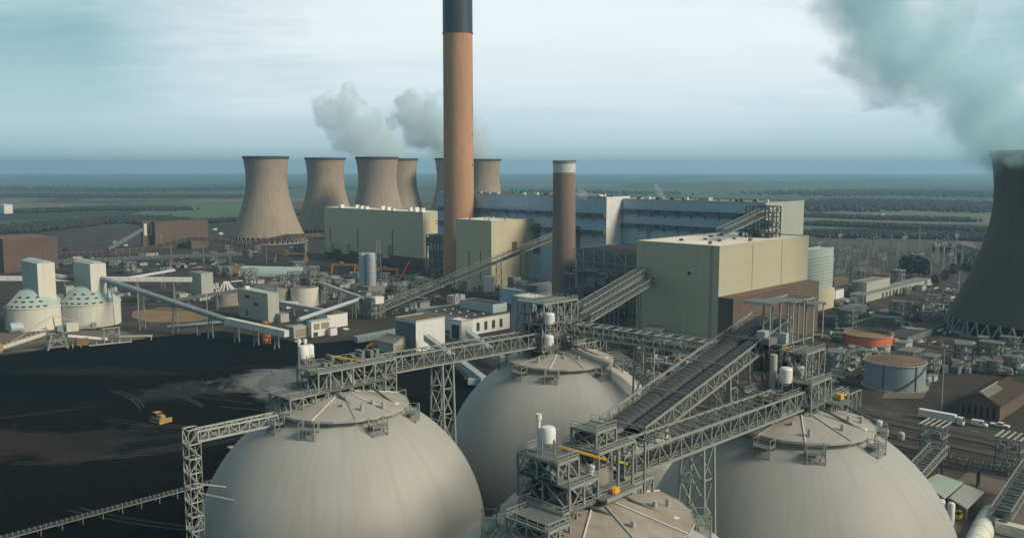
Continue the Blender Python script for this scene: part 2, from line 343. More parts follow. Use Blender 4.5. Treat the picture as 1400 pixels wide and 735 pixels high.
# coal yard: a displaced sheet with real heaps
def blobpoly(C, rx, ry, ang, n=26, wob=.25, seed=1):
    r = random.Random(seed); ph = [r.uniform(0, 6.28) for _ in range(4)]; out = []
    for i in range(n):
        t = 2*math.pi*i/n; k = 1 + wob*(.5*math.sin(2*t+ph[0]) + .35*math.sin(3*t+ph[1]) + .2*math.sin(5*t+ph[2]))
        x = math.cos(t)*rx*k; y = math.sin(t)*ry*k
        out.append(Vector((C.x+x*math.cos(ang)-y*math.sin(ang), C.y+x*math.sin(ang)+y*math.cos(ang), 0)))
    return out
def heap(name, C, rx, ry, h, m, ang=0, seed=1, n=40, rings=9, label=None, cat=None, kind=None, wob=.25):
    b = MB(); base = blobpoly(Vector((C[0], C[1], 0)), rx, ry, ang, n, wob, seed); r = random.Random(seed+5)
    for j in range(rings):
        k = 1 - j/rings; hh = h*(1-(k**1.6))
        for i, p in enumerate(base):
            q = Vector((C[0], C[1], 0)) + (p-Vector((C[0], C[1], 0)))*k
            b.v.append(Vector((q.x, q.y, .06 + max(0, hh*(1+r.uniform(-.12, .12)) if j else 0))))
    b.v.append(Vector((C[0], C[1], .06+h)))
    b.f = [(j*n+i, j*n+(i+1) % n, (j+1)*n+(i+1) % n, (j+1)*n+i) for j in range(rings-1) for i in range(n)]
    b.f += [((rings-1)*n+i, (rings-1)*n+(i+1) % n, rings*n) for i in range(n)]
    o = b.build(name, m, smooth=True)
    if kind: o['kind'] = kind
    if label: tag(o, label, cat)
    return o
yard = gp((-260, 512), (0, 486), (60, 478), (130, 471), (210, 461), (300, 452), (380, 462), (420, 470), (500, 463), (545, 478), (620, 500), (660, 540), (640, 620)) + [Vector((-20, 175, 0)), Vector((-30, 60, 0)), Vector((-260, 40, 0)), Vector((-520, 200, 0))]
sheet('coal_yard', yard, 'coal_yard')
heap('coal_heap', G(100, 520), 95, 26, 5, 'coal_yard', .12, 3, kind='stuff')
heap('coal_heap', G(285, 640), 75, 22, 3.0, 'coal_yard', .5, 9, kind='stuff')
heap('coal_heap', G(560, 560), 28, 34, 5, 'coal_yard', .2, 10, kind='stuff')
heap('ash_heap', G(372, 519), 25, 24, 3.6, 'coal_yard', .4, 12, kind='stuff', wob=.5)
heap('ash_heap', G(422, 512), 13, 12, 3.6, 'coal_yard', .1, 15, kind='stuff', wob=.4)
for k_ in range(16):
    r_ = random.Random(k_); x0, y0 = r_.uniform(-20, 330), r_.uniform(500, 690); p_ = G(x0, y0); a_ = r_.uniform(-.7, .5); q_ = r_.uniform(-.02, .02)
    for sg in (-1.3, 1.3):
        b = MB(); pp = Vector((p_.x, p_.y, 0)) + Vector((-math.sin(a_), math.cos(a_), 0))*sg; aa = a_; L0 = []
        _zk[0] += .004
        for i in range(22):
            s_ = Vector((-math.sin(aa), math.cos(aa), 0))*.45; L0 += [pp+s_+Z*_zk[0], pp-s_+Z*_zk[0]]; pp = pp+Vector((math.cos(aa), math.sin(aa), 0))*4; aa += q_*3
        b.add(L0, [(2*i, 2*i+1, 2*i+3, 2*i+2) for i in range(21)]); struct(b.build('vehicle_track', 'coal_grey' if k_ % 3 else 'coal_brown'))
for q in (((300, 556), (420, 566)), ((130, 556), (-20, 574)), ((-20, 625), (120, 612)), ((255, 540), (345, 552)), ((100, 660), (250, 610))):
    strip('vehicle_track', G(*q[0]), G(*q[1]), 2.2, 'coal_brown')
# earth patches, roads and rails
sheet('pale_earth', gp((0, 455), (60, 452), (165, 452), (200, 463), (130, 471), (60, 478), (-40, 488), (-120, 470)), 'pale_earth')
sheet('ochre_ground', gp((182, 425), (225, 420), (285, 424), (298, 432), (270, 440), (205, 441), (180, 434)), 'ochre')
sheet('ochre_ground', gp((300, 364), (330, 360), (345, 366), (325, 374)), 'ochre')
sheet('pale_earth', gp((1195, 425), (1230, 418), (1290, 428), (1285, 434), (1225, 432)), 'pale_earth')
sheet('pale_earth', gp((1285, 333), (1330, 328), (1335, 340), (1290, 344)), 'pale_earth')
sheet('concrete_apron', gp((1205, 545), (1225, 512), (1276, 520), (1262, 545)), 'pale_earth')
sheet('concrete_apron', gp((1255, 700), (1330, 640), (1460, 690), (1420, 780), (1260, 790)), 'pale_earth')
sheet('concrete_apron', gp((545, 482), (640, 460), (700, 470), (600, 500)), 'asphalt')
def road(a, b, w=9, mark=True):
    a = G(*a); b = G(*b); strip('road', a, b, w, 'asphalt')
    d = (b-a); d.z = 0; Ln = d.length; d.normalize(); s = Vector((-d.y, d.x, 0))
    k = MB()
    for sg in (1, -1): k.obox(a + s*sg*(w/2+.15) - s*.15, d*Ln, s*.3, Z*.16)
    struct(k.build('kerb', 'kerb'))
    if mark:
        _zk[0] += .004; k = MB(); t = 2
        while t < Ln-4:
            p = a + d*t; p.z = _zk[0]; k.poly([p-s*.08, p+d*3-s*.08, p+d*3+s*.08, p+s*.08]); t += 8
        if k.v: struct(k.build('road_marking', 'white_paint'))
road((1130, 548), (1520, 628), 10)
road((1228, 470), (1560, 545), 8)
road((1240, 446), (1160, 520), 7, False)
road((20, 400), (330, 420), 8, False)
road((300, 445), (520, 395), 7, False)
road((600, 470), (860, 560), 8, False)
road((1180, 372), (1300, 420), 8, False)
def rail(a, b):
    a = G(*a); b = G(*b); strip('railway_bed', a, b, 4.2, 'ballast'); d = (b-a); d.z = 0; d.normalize(); s = Vector((-d.y, d.x, 0)); k = MB()
    for sg in (.75, -.75): k.obox(a+s*sg+Z*.05, (b-a), s*.09, Z*.16)
    struct(k.build('railway_rail', 'steel_dark'))
for i in range(6): rail((840+i*6, 505+i*11), (1130+i*4, 555+i*11))
for i in range(5): rail((0, 398+i*5), (330, 398+i*7))
for i in range(4): rail((1200, 575+i*13), (1420, 620+i*15))
for i in range(3): rail((60, 345+i*4), (420, 352+i*5))
for i in range(3): rail((1215, 462+i*5), (1500, 520+i*7))

sheet('meadow', gp((150, 303), (335, 305), (335, 279), (262, 277), (200, 287)), 'meadow')
sheet('meadow', gp((1098, 322), (1180, 320), (1225, 313), (1150, 302), (1098, 301)), 'meadow')
sheet('meadow', gp((1170, 298), (1345, 303), (1345, 296), (1240, 292)), 'meadow')
sheet('meadow', gp((100, 274), (330, 272), (330, 267), (160, 268)), 'meadow')
# woods and hedges beyond the plant: leafy clumps
def clump_mesh(b, C, r, h, k, rr):
    for _ in range(k):
        a = rr.uniform(0, 6.28); q = r*math.sqrt(rr.random()); p = Vector((C[0]+math.cos(a)*q, C[1]+math.sin(a)*q, 0))
        hh = h*rr.uniform(.55, 1.05); s = h*rr.uniform(.3, .55)
        vs = []; n = 6
        for z_, f in ((0, .5), (hh*.45, 1), (hh*.8, .7)):
            for i in range(n):
                t = 2*math.pi*i/n + rr.uniform(-.3, .3); g = s*f*rr.uniform(.65, 1.25); vs.append(p+Vector((math.cos(t)*g, math.sin(t)*g, z_*rr.uniform(.9, 1.1))))
        vs.append(p+Z*hh); fs = [(j*n+i, j*n+(i+1) % n, (j+1)*n+(i+1) % n, (j+1)*n+i) for j in range(2) for i in range(n)] + [(2*n+i, 2*n+(i+1) % n, 3*n) for i in range(n)]
        b.add(vs, fs)
def wood(pts, h, k, seed, wid=40):
    rr = random.Random(seed); b = MB(); P = gp(*pts)
    for a, c in zip(P, P[1:]):
        for _ in range(k):
            q = a.lerp(c, rr.random()); clump_mesh(b, (q.x, q.y), wid, h, 5, rr)
    o = b.build('woodland', 'leaves_wood'); o['kind'] = 'stuff'
wood([(1140, 287), (1180, 279), (1280, 281), (1345, 289)], 15, 132, 1, 160)
wood([(1120, 308), (1220, 312), (1340, 316)], 9, 132, 2, 25)
wood([(1100, 296), (1200, 300), (1330, 303)], 9, 88, 3, 25)
wood([(1140, 322), (1230, 322), (1335, 326)], 8, 242, 4, 60)
wood([(0, 318), (90, 308), (190, 300), (230, 306)], 9, 154, 5, 60)
wood([(40, 290), (140, 286), (240, 287)], 9, 132, 6, 60)
wood([(270, 305), (330, 302), (420, 306)], 8, 154, 7, 30)
wood([(10, 268), (160, 270), (330, 270)], 12, 110, 8, 120)
wood([(0, 258), (200, 261), (335, 258)], 14, 88, 9, 300)
wood([(400, 292), (440, 296)], 8, 66, 10, 30)
wood([(1100, 266), (1240, 264), (1345, 268)], 15, 110, 12, 300)
wood([(700, 262), (900, 266)], 14, 44, 13, 200)
wood([(1290, 340), (1330, 352), (1345, 372)], 8, 132, 14, 14)

def tree(px, py, h, label, seed, spread=.32, cat='tree', group=None, mt='leaves_dark'):
    rr = random.Random(seed); P = G(px, py); root = thing('tree', label, cat, P, group)
    b = MB(); b.tube(P, P+Z*h*.6, h*.03, h*.012, 7)
    for i in range(7):
        a = rr.uniform(0, 6.28); z0 = h*rr.uniform(.25, .55); b.tube(P+Z*z0, P+Vector((math.cos(a), math.sin(a), 0))*h*spread*.8+Z*(z0+h*.22), h*.012, h*.004, 5)
    b.build('trunk', 'bark', root); b = MB()
    for i in range(420):
        t = rr.random(); z_ = h*(.22+.78*t); rad = h*spread*math.sqrt(max(.02, 1-(2*t-.85)**2*.75))*rr.uniform(.35, 1.05)
        a = rr.uniform(0, 6.28); c = P+Vector((math.cos(a)*rad, math.sin(a)*rad, z_)); s = h*.045*rr.uniform(.6, 1.5)
        d1 = Vector((rr.uniform(-1, 1), rr.uniform(-1, 1), rr.uniform(-1, 1))).normalized()*s; d2 = Vector((rr.uniform(-1, 1), rr.uniform(-1, 1), rr.uniform(-1, 1))).normalized()*s
        b.add([c-d1, c+d2, c+d1, c-d2], [(0, 1, 2, 3)])
    b.build('crown', mt, root); return root
for i, (x, y, h) in enumerate([(1236, 378, 19), (1245, 380, 21), (1256, 379, 20), (1264, 381, 18)]):
    tree(x, y, h, ['dark dense conifer, leftmost of the clump in front of the substation', 'tallest dark conifer of the clump in front of the substation', 'dark conifer third from left in the clump below the substation', 'dark conifer at the right end of the clump below the substation'][i], 60+i, .26, group='dark conifers by the substation')
for i, (x, y, h) in enumerate([(1278, 392, 10), (1292, 386, 11), (1302, 378, 12)]):
    tree(x, y, h, ['small round bush between the conifer clump and big cooling tower', 'olive tree left of the big dark cooling tower base', 'taller olive tree touching the outline of the big dark tower'][i], 80+i, .36, group='trees by the big cooling tower', mt='leaves_wood')
for i, (x, y, h) in enumerate([(146, 360, 12), (155, 352, 10), (118, 362, 9), (90, 352, 11)]):
    tree(x, y, h, ['dark round tree under the long brown conveyor gallery', 'small dark tree just behind the brown conveyor gallery', 'dark bush beside the small pale shed by the brown gallery', 'dark tree beside the brown shed at the far left'][i], 90+i, .4, group='trees under the brown gallery')

# ------------------------------------------------------------------ cooling towers
def ctower(x, y, label, m='tower_concrete', s=1.0, group='cooling towers'):
    P = Vector((x, y, 0)); root = thing('cooling_tower', label, 'cooling tower', P, group); b = MB(); prof = []
    for i in range(25):
        z = 9+105*i/24; zt = 86.0
        r = 27.0*math.sqrt(1+((z-zt)/ (52.0 if z < zt else 58.0))**2)
        prof.append((r*s, z))
    prof += [(prof[-1][0]+.5, 114), (prof[-1][0]+.5, 115.2), (prof[-1][0]-.7, 115.2)]
    inner = [(r-.8, z) for r, z in prof[24::-1]]
    b.lathe(P, prof + inner[:14], 72); b.build('shell', m, root, True)
    rr = prof[24][0]; MB().lathe(P, [(rr+.65, 112.2), (rr+.8, 115.4), (rr-.9, 115.4), (rr-.9, 112.2)], 72).build('rim', 'rim_dark', root, True)
    b = MB(); r0 = prof[0][0]; k = 44
    for i in range(k):
        t = 2*math.pi*i/k; t1 = 2*math.pi*(i+.5)/k; t2 = 2*math.pi*(i-.5)/k
        B = P+Vector((math.cos(t), math.sin(t), 0))*(r0+2.5)
        for q in (t1, t2): b.beam(B, P+Vector((math.cos(q), math.sin(q), 0))*r0+Z*9.3, .9)
    b.build('column_ring', 'concrete', root)
    MB().lathe(P, [(r0+4, 0), (r0+4, 1.6), (r0+3, 1.6), (r0+3, .2)], 60).build('basin', 'concrete', root)
    MB().lathe(P, [(r0-5, 0), (r0-5, 9.0), (.1, 9.0)], 40).build('fill_pack', 'void', root)
    return root
def tw(px, d): return ((px-CX)/F*d, d)
ctower(*tw(366, 1190), 'cooling tower furthest left, standing apart in front of the row')
ctower(*tw(446.5, 1330), 'second cooling tower from left, partly hidden by the long beige building')
ctower(*tw(517, 1245), 'third cooling tower from left, its right edge overlapping a tower behind')
ctower(*tw(547, 1420), 'cooling tower tucked behind the third one, only its right side showing')
ctower(*tw(621, 1400), 'cooling tower mostly hidden behind the tall terracotta chimney')
ctower(*tw(661, 1490), 'cooling tower just right of the tall chimney, with steam rising over it')
TR = Vector((318, 524, 0))
_t = ctower(TR.x, TR.y, 'huge dark cooling tower cut off by the right edge of the photo', 'tower_concrete_shaded', 1.08); _t.scale = (.945,)*3

# ------------------------------------------------------------------ chimneys
P = Vector(((628-CX)/F*800, 795, 0)); root = thing('chimney', 'very tall terracotta chimney with dark blue top rising out of the frame', 'chimney', P)
zb = ztop(P, 46)
MB().lathe(P, [(15.2, 0), (13.6, 60), (13.1, zb)], 64).build('shaft', 'chimney_concrete', root, True)
MB().lathe(P, [(13.25, zb), (13.1, 259), (11.5, 259), (11.5, 250), (.1, 250)], 64).build('top_band', 'chimney_band', root, True)
b = MB()
for z in (zb-.4,): b.lathe(P, [(13.2, z), (13.75, z), (13.75, z+.35), (13.2, z+.35)], 48)
b.build('gallery_ring', 'steel_dark', root)
b = MB(); b.box(P+Vector((12.8, -5.5, 150)), .5, .5, 1.5); b.box(P+Vector((12.8, -5.5, 128)), .5, .5, 1.5); b.box(P+Vector((12.9, -5.5, 101)), .5, .5, 1.5)
b.build('hatch', 'steel_dark', root)
P = Vector(((770.5-CX)/F*655, 650, 0)); zt = ztop(P, 221); zb = ztop(P, 236); r = 15.4*650/1200*.995
root = thing('chimney', 'shorter brown chimney with white painted top between the beige buildings', 'chimney', P)
MB().lathe(P, [(r*1.06, 0), (r*1.0, zb)], 56).build('shaft', 'stack_concrete', root, True)
MB().lathe(P, [(r*1.005, zb), (r*1.005, zt), (r*.9, zt), (r*.9, zt-5), (.1, zt-5)], 56).build('top_band', 'stack_band', root, True)
b = MB()
for i in range(20):
    t = 2*math.pi*i/20; b.box(P+Vector((math.cos(t)*r, math.sin(t)*r, zt-.2)), 1.6, .8, 1.0, Vector((-math.sin(t), math.cos(t), 0)), Vector((math.cos(t), math.sin(t), 0)))
b.lathe(P, [(r*1.0, zt-1.2), (r*1.05, zt-1.2), (r*1.05, zt-.8), (r*1.0, zt-.8)], 48)
b.build('crown_railing', 'steel_dark', root)

# ------------------------------------------------------------------ buildings
def bld(name, label, pc, yt, yb, xl, xr, wall='cladding_white', roof='roof_grey', z0=None, cat='building', group=None, parapet=.8, plinth=None, hz=None, A=None, lu=None, lv=None):
    """near corner at column pc, its foot at row yb and eaves at row yt; walls run to columns xl and xr"""
    A = A if A is not None else G(pc, yb, z0 or 0.0)
    z0 = A.z
    h = (hz if hz is not None else ztop(A, yt)) - z0
    T = A+Z*h
    lu = lu if lu is not None else tox(T, U, xr); lv = lv if lv is not None else tox(T, V, xl)
    Cc = A+U*lu/2+V*lv/2; root = thing(name, label, cat, Cc, group)
    pz = 0
    if plinth:
        pz = plinth[1]; MB().obox(A-U*.15-V*.15, U*(lu+.3), V*(lv+.3), Z*pz).build('plinth', plinth[0], root)
    b = MB(); b.obox(A+Z*pz, U*lu, V*lv, Z*(h-pz-.05)); b.build('wall', wall, root)
    p = parapet; e = .35
    b = MB(); Tp = T
    b.obox(Tp+Z*-.05-U*.1-V*.1, U*(lu+.2), V*e, Z*p); b.obox(Tp+Z*-.05-U*.1+V*(lv-e+.1), U*(lu+.2), V*e, Z*p)
    b.obox(Tp+Z*-.05-U*.1+V*(e-.1), U*e, V*(lv-2*e+.2), Z*p); b.obox(Tp+Z*-.05+U*(lu-e+.1)+V*(e-.1), U*e, V*(lv-2*e+.2), Z*p)
    b.build('parapet', 'steel_pale' if wall in ('cladding_white', 'cladding_blue') else wall, root)
    rf = MB().obox(T+U*.3+V*.3-Z*.05, U*(lu-.6), V*(lv-.6), Z*.25).build('roof', roof, root)
    return dict(root=root, A=A, h=h, lu=lu, lv=lv, T=T, roof=rf)
def onR(B, fu, fz, du=0.0): return B['A']+U*B['lu']*fu+Z*B['h']*fz-V*(.06+du)        # on the right-hand visible face
def onL(B, fv, fz, dv=0.0): return B['A']+V*B['lv']*fv+Z*B['h']*fz-U*(.06+dv)        # on the left-hand visible face
def winR(B, f0, f1, z0, z1, m='window_dark', nm='window'):
    MB().obox(onR(B, f0, z0), U*B['lu']*(f1-f0), V*.2, Z*B['h']*(z1-z0)).build(nm, m, B['root'])
def winL(B, f0, f1, z0, z1, m='window_dark', nm='window'):
    MB().obox(onL(B, f0, z0), V*B['lv']*(f1-f0), U*.2, Z*B['h']*(z1-z0)).build(nm, m, B['root'])
def vents(B, spots, s=1.6, m='steel_dark', nm='roof_vent'):
    for fu, fv in spots:
        MB().box(B['T']+U*B['lu']*fu+V*B['lv']*fv+Z*.2, s*rnd.uniform(.7, 1.4), s*rnd.uniform(.7, 1.3), s*rnd.uniform(.5, 1.1)).build(nm, m, B['root'])

BIG = bld('absorber_building', 'large plain beige block with white roof, nearest of the big buildings', 980, 338, 484, 871, 1106, 'cladding_big', 'roof_white')
vents(BIG, [(.12, .25), (.3, .35), (.36, .6), (.5, .4), (.55, .75), (.7, .2), (.75, .6), (.2, .7), (.85, .45), (.45, .15)], 1.8, 'roof_brown')
MB().tube(onL(BIG, .34, .735), onL(BIG, .34, .735)-U*.6, .9, n=8).build('wall_vent', 'void', BIG['root'])
for f in ((.05, .06), (.16, .22)): MB().obox(onR(BIG, f[0], .02)-V*.5, U*2, V*.5, Z*3).build('wall_box', 'steel_pale', BIG['root'])
for f in (.34, .67): MB().tube(onR(BIG, f, .2), onR(BIG, f, .99), .22, n=6).build('drain_pipe', 'cladding_big', BIG['root'])
b = MB(); b.beam(onL(BIG, .08, .1)-U*.3, onL(BIG, .08, 1.02)-U*.3, .12); b.beam(onL(BIG, .095, .1)-U*.3, onL(BIG, .095, 1.02)-U*.3, .12)
for i in range(60): b.beam(onL(BIG, .08, .1+i*.0153)-U*.3, onL(BIG, .095, .1+i*.0153)-U*.3, .08)
b.build('ladder', 'steel', BIG['root'])
MB().obox(onL(BIG, 0, .5)+U*.03, V*BIG['lv'], -U*.05, Z*.35).build('flashing', 'cladding_pale', BIG['root'])
A2 = BIG['A'] - V*9; h2 = ztop(A2, 409)
AN = bld('annex', 'brown clad annex along the foot of the large beige block', 0, 0, 0, 0, 1120, 'cladding_brown', 'roof_brown', A=A2, hz=h2, lv=8.9, parapet=.4)
MID = bld('absorber_building', 'middle beige block right of the tall terracotta chimney', 672, 303, 396, 623, 731, 'cladding_beige', 'roof_white')
winR(MID, .46, .58, .55, .68, 'rust', 'louvre'); vents(MID, [(.2, .3), (.35, .6), (.5, .2), (.6, .7), (.15, .75)], 2, 'steel_pale')
for f in (.30, .62): MB().tube(onL(MID, f, .12), onL(MID, f, .55), .35, n=6).build('drain_pipe', 'steel_dark', MID['root'])
for f in (.66, .80, .82): MB().tube(onR(MID, f, .05), onR(MID, f, .6), .3, n=6).build('drain_pipe', 'steel_dark', MID['root'])
LNG = bld('absorber_building', 'long beige block left of the tall chimney with rust streaks on its wall', 579, 291, 367, 443, 612, 'cladding_beige', 'roof_white', plinth=('cladding_brown', 10))
vents(LNG, [(.2+.15*(i % 3), .05+i*.09) for i in range(10)], 4, 'white_paint')
for f in (.93, .63, .28): MB().obox(onL(LNG, f, .2), V*1.6, U*.15, Z*LNG['h']*rnd.uniform(.35, .5)).build('rust_streak', 'rust', LNG['root'])
for f, g in ((.3, .25), (.72, .2), (.9, .18)): MB().obox(onL(LNG, f, .12)-U*4, V*10, U*4, Z*LNG['h']*g).build('wall_annex', 'cladding_beige', LNG['root'])
MB().obox(onR(LNG, .12, .40), U*3.5, V*.3, Z*9).build('door', 'void', LNG['root'])
# boiler house in two blocks
RB = bld('boiler_house', 'right block of the long blue grey boiler house with pale end wall', 1042, 279, 420, 852, 1099, 'cladding_blue', 'roof_grey', parapet=1.2)
MB().obox(RB['A']-V*.3+Z*.2, U*RB['lu'], V*.3, Z*(RB['h']+.6)).build('end_wall', 'cladding_pale', RB['root'])
AL = RB['A'] + V*tox(RB['A']+Z*RB['h'], V, 842) - U*20
AL = AL + V*(tox(AL+Z*RB['h'], V, 829))
LB = bld('boiler_house', 'left block of the long blue grey boiler house behind the two chimneys', 0, 0, 0, 598, 861, 'cladding_blue', 'roof_grey', A=AL, hz=ztop(AL, 271), lu=None, parapet=1.2)
MB().obox(LB['A']-V*.3+Z*.2, U*LB['lu'], V*.3, Z*(LB['h']+.6)).build('end_wall', 'cladding_white', LB['root'])
for B_, zs in ((RB, (.865, .71)), (LB, (.80, .62))):
    for fz in zs:
        b = MB(); z_ = B_['A']+Z*B_['h']*fz-U*3.2
        b.obox(z_, V*B_['lv'], U*3.1, Z*.5); b.obox(z_+Z*2.6, V*B_['lv'], U*3, Z*.3)
        for i in range(int(B_['lv']/6)): b.obox(z_+V*i*6+Z*.8, V*.5, U*.5, Z*2.2); (b.obox(z_+V*i*6+U*1.4, V*3.5, U*1.2, Z*2.2) if i % 3 == 0 else None)
        b.build('walkway', 'cladding_slate', B_['root'])
        b = MB()
        for i in range(int(B_['lv']/12)): b.beam(z_+V*i*12+U*.3, z_+V*i*12+U*3.1-Z*3, .4); 
        b.build('bracket', 'steel_dark', B_['root'])
    for i in range(int(B_['lv']/7)):
        s = rnd.uniform(.8, 2.2); q = B_['T']+V*(i*7+rnd.uniform(0, 4))+U*rnd.uniform(2, 20)
        (MB().box(q, s, s*rnd.uniform(.8, 3), s*rnd.uniform(.6, 1.3)+.8) if rnd.random() < .6 else MB().tube(q, q+Z*(1+s), s*.5, n=8)).build('roof_vent', rnd.choice(['steel_dark', 'steel_dark', 'white_paint', 'roof_grey']), B_['root'])
    for i in range(4):
        f = (i+.6)/4.6; MB().obox(onL(B_, f, .35), V*rnd.uniform(3, 8), U*.2, Z*B_['h']*.34).build('stain_panel', rnd.choice(['cladding_slate', 'tank_grey', 'cladding_blue']), B_['root'])
q = RB['T']+V*RB['lv']*.42+U*6; MB().box(q, 6, 9, 3.5).build('roof_plant', 'cladding_pale', RB['root'])
q = LB['T']+V*LB['lv']*.12+U*8; MB().box(q, 5, 26, 2.5).build('roof_plant', 'white_paint', LB['root'])
q = LB['T']+V*LB['lv']*.3+U*8; MB().box(q, 5, 10, 3).build('roof_plant', 'white_paint', LB['root'])

def lattice_face(b, O, a, L_, h, n, nl, w=.5, diag=True):
    for i in range(n+1): b.beam(O+a*L_*i/n, O+a*L_*i/n+Z*h, w)
    for j in range(1, nl+1): b.beam(O+Z*h*j/nl, O+a*L_+Z*h*j/nl, w)
    if diag:
        for i in range(n):
            for j in range(nl):
                p = O+a*L_*i/n+Z*h*j/nl; q = O+a*L_*(i+1)/n+Z*h*(j+1)/nl
                if (i+j) % 2: b.beam(p, q, w*.6)
                else: b.beam(p+Z*h/nl, q-Z*h/nl, w*.6)
PRE = bld('precipitator_block', 'dark steelwork block between short brown chimney and large beige block', 905, 349, 436, 789, 960, 'cladding_slate', 'roof_black')
b = MB(); lattice_face(b, PRE['A']-U*4, V, PRE['lv'], PRE['h'], 8, 5, .4); lattice_face(b, PRE['A']-U*8, V, PRE['lv'], PRE['h']*.72, 6, 4, .4); b.build('steel_frame', 'steel', PRE['root'])
for i in range(26):
    q = PRE['A']-U*rnd.uniform(4, 9)+V*rnd.uniform(5, PRE['lv']-8)+Z*rnd.uniform(0, PRE['h']*.7)
    (MB().box(q, 4, rnd.uniform(3, 9), rnd.uniform(2, 6)) if i % 2 else MB().tube(q, q+V*12, 1.2)).build('duct', 'duct', PRE['root'])
PR2 = bld('precipitator_block', 'dark steel frame block at the foot of the tall chimney', 612, 323, 375, 586, 632, 'cladding_slate', 'roof_black')
b = MB(); lattice_face(b, PR2['A']-U*3, V, PR2['lv'], PR2['h'], 3, 3, .9); lattice_face(b, PR2['A']-V*3, U, PR2['lu'], PR2['h'], 2, 3, .9); b.build('steel_frame', 'steel', PR2['root'])
for i in range(4): MB().tube(PR2['A']-U*3+V*(4+i*5)+Z*22, PR2['A']-U*3+V*(4+i*5)+Z*28, 1.2).build('duct', 'steel_pale', PR2['root'])

LV = bld('turbine_annex', 'teal louvred building behind the right end of the large beige block', 1096, 345, 430, 1080, 1140, 'cladding_teal', 'roof_teal')
b = MB()
for i in range(10): b.obox(onR(LV, 0, .38+i*.055)-V*.3, U*LV['lu'], V*.3, Z*.9)
b.build('louvres', 'roof_teal', LV['root'])
MB().obox(onR(LV, 0, .0)-V*1.6, U*LV['lu'], V*1.5, Z*LV['h']*.34).build('base_wall', 'cladding_beige', LV['root'])
B_ = bld('low_building', 'small white flat building right of the brown annex', 1121, 402, 419, 1112, 1154, 'cladding_white', 'roof_brown', parapet=.3)
MB().tube(onR(B_, .62, 0), onR(B_, .62, 1), .3, n=6).build('drain_pipe', 'steel_dark', B_['root'])
C_ = bld('low_building', 'long pale low building on piers running towards the big dark tower', 1184, 404, 413, 1162, 1275, 'cladding_pale', 'roof_grey', parapet=.4)
for i in range(9): MB().obox(onR(C_, .22+i*.05, -.6)-V*1.2, U*.7, V*1.2, Z*C_['h']*1.5).build('pier', 'cladding_beige', C_['root'])
B_ = bld('low_building', 'pale box shaped storey rising behind the long low building', 1184, 387, 408, 1164, 1217, 'cladding_pale', 'roof_grey', parapet=.4)
B_ = bld('low_building', 'grey roofed shed in front of the long low building', 1158, 424, 434, 1138, 1185, 'cladding_slate', 'roof_grey', parapet=.3)
B_ = bld('low_building', 'tiny flat pale cabin beside the small white building', 1156, 411, 416, 1141, 1166, 'cladding_pale', 'roof_grey', parapet=.3)
for i, (a, lab) in enumerate([((1185, 372, 377, 1170, 1205), 'low dark shed below the substation posts'), ((1215, 377, 382, 1196, 1232), 'low dark shed left of the conifer clump'), ((1140, 383, 392, 1128, 1160), 'brown shed right of the teal louvred building')]):
    bld('shed', lab, *a, 'cladding_brown', 'roof_brown', parapet=.3)

# middle cluster of low buildings
W1 = bld('transfer_house', 'white transfer house with brown roof and sloping conveyor leaving its front', 569, 440, 482, 540, 608, 'cladding_white', 'roof_brown')
MB().obox(W1['A']-U*.2+V*.4, V*(W1['lv']-.8), U*.2, Z*(W1['h']-1)).build('shaded_wall', 'cladding_slate', W1['root'])  # shade on the unlit left face, put on as a slate-coloured sheet
BK = bld('workshop', 'low workshop with black roof dotted with white skylights', 645, 437, 458, 569, 697, 'cladding_white', 'roof_black', parapet=.5)
for i in range(4):
    for j in range(3):
        MB().box(BK['T']+U*BK['lu']*(.15+.22*i)+V*BK['lv']*(.2+.27*j)+Z*.2, 1.1, 1.1, .5).build('skylight', 'white_paint', BK['root'])
for i in range(4): winR(BK, .12+.2*i, .2+.2*i, .2, .75)
W2 = bld('transfer_house', 'smaller white transfer house in front of the black roofed workshop', 631, 440, 466, 615, 646, 'cladding_white', 'cladding_white')
winL(W2, .2, .85, .05, .8)
bld('rooftop_store', 'pale blue box with dark roof standing on the workshop roof', 674, 417, 0, 629, 693, 'cladding_teal', 'roof_black', A=G(674, 428, BK['h']+.3), parapet=.4)
bld('low_building', 'little cream box behind the black roofed workshop', 620, 405, 416, 611, 636, 'silo_cream', 'silo_cream', parapet=.3)
bld('low_building', 'pale blue building stepping up behind the workshop', 712, 398, 417, 683, 720, 'cladding_blue', 'roof_white', parapet=.5)
bld('low_building', 'long grey roofed hall with white trim left of the short chimney', 718, 393, 410, 708, 762, 'tank_grey', 'roof_grey', parapet=.7)
bld('low_building', 'long low hall with teal gable in front of the short chimney', 771, 402, 417, 756, 826, 'cladding_slate', 'roof_black', parapet=.7)
bld('transfer_house', 'blue grey tower house directly behind the middle dome headframe', 726, 409, 480, 699, 752, 'tank_grey', 'cladding_white')
# ------------------------------------------------------------------ left side: brown buildings, silos, conveyors
BA = bld('brown_building', 'dark brown clad building at the far left behind the white silos', 6, 328, 373, -22, 78, 'cladding_brown', 'roof_brown')
MB().tube(onR(BA, .72, .1), onR(BA, .72, .6), .5, n=6).build('drain_pipe', 'steel_dark', BA['root'])
BB = bld('brown_building', 'brown clad building joined to the stair tower with two pale strip windows', 213, 304, 340, 207, 284, 'cladding_brown', 'roof_brown')
BT = bld('stair_tower', 'dark brown stair tower with two tall pale strip windows', 196, 303, 340, 192, 213, 'cladding_brown', 'roof_brown')
winR(BT, .12, .32, .48, .92, 'silo_cream'); winR(BT, .55, .75, .48, .92, 'silo_cream')
MB().prism([BT['A']-U*2+V*3, BT['A']-U*45+V*3, BT['A']-U*45+V*8, BT['A']-U*2+V*8], 1.5).build('ramp_foot', 'cladding_brown', BT['root'])
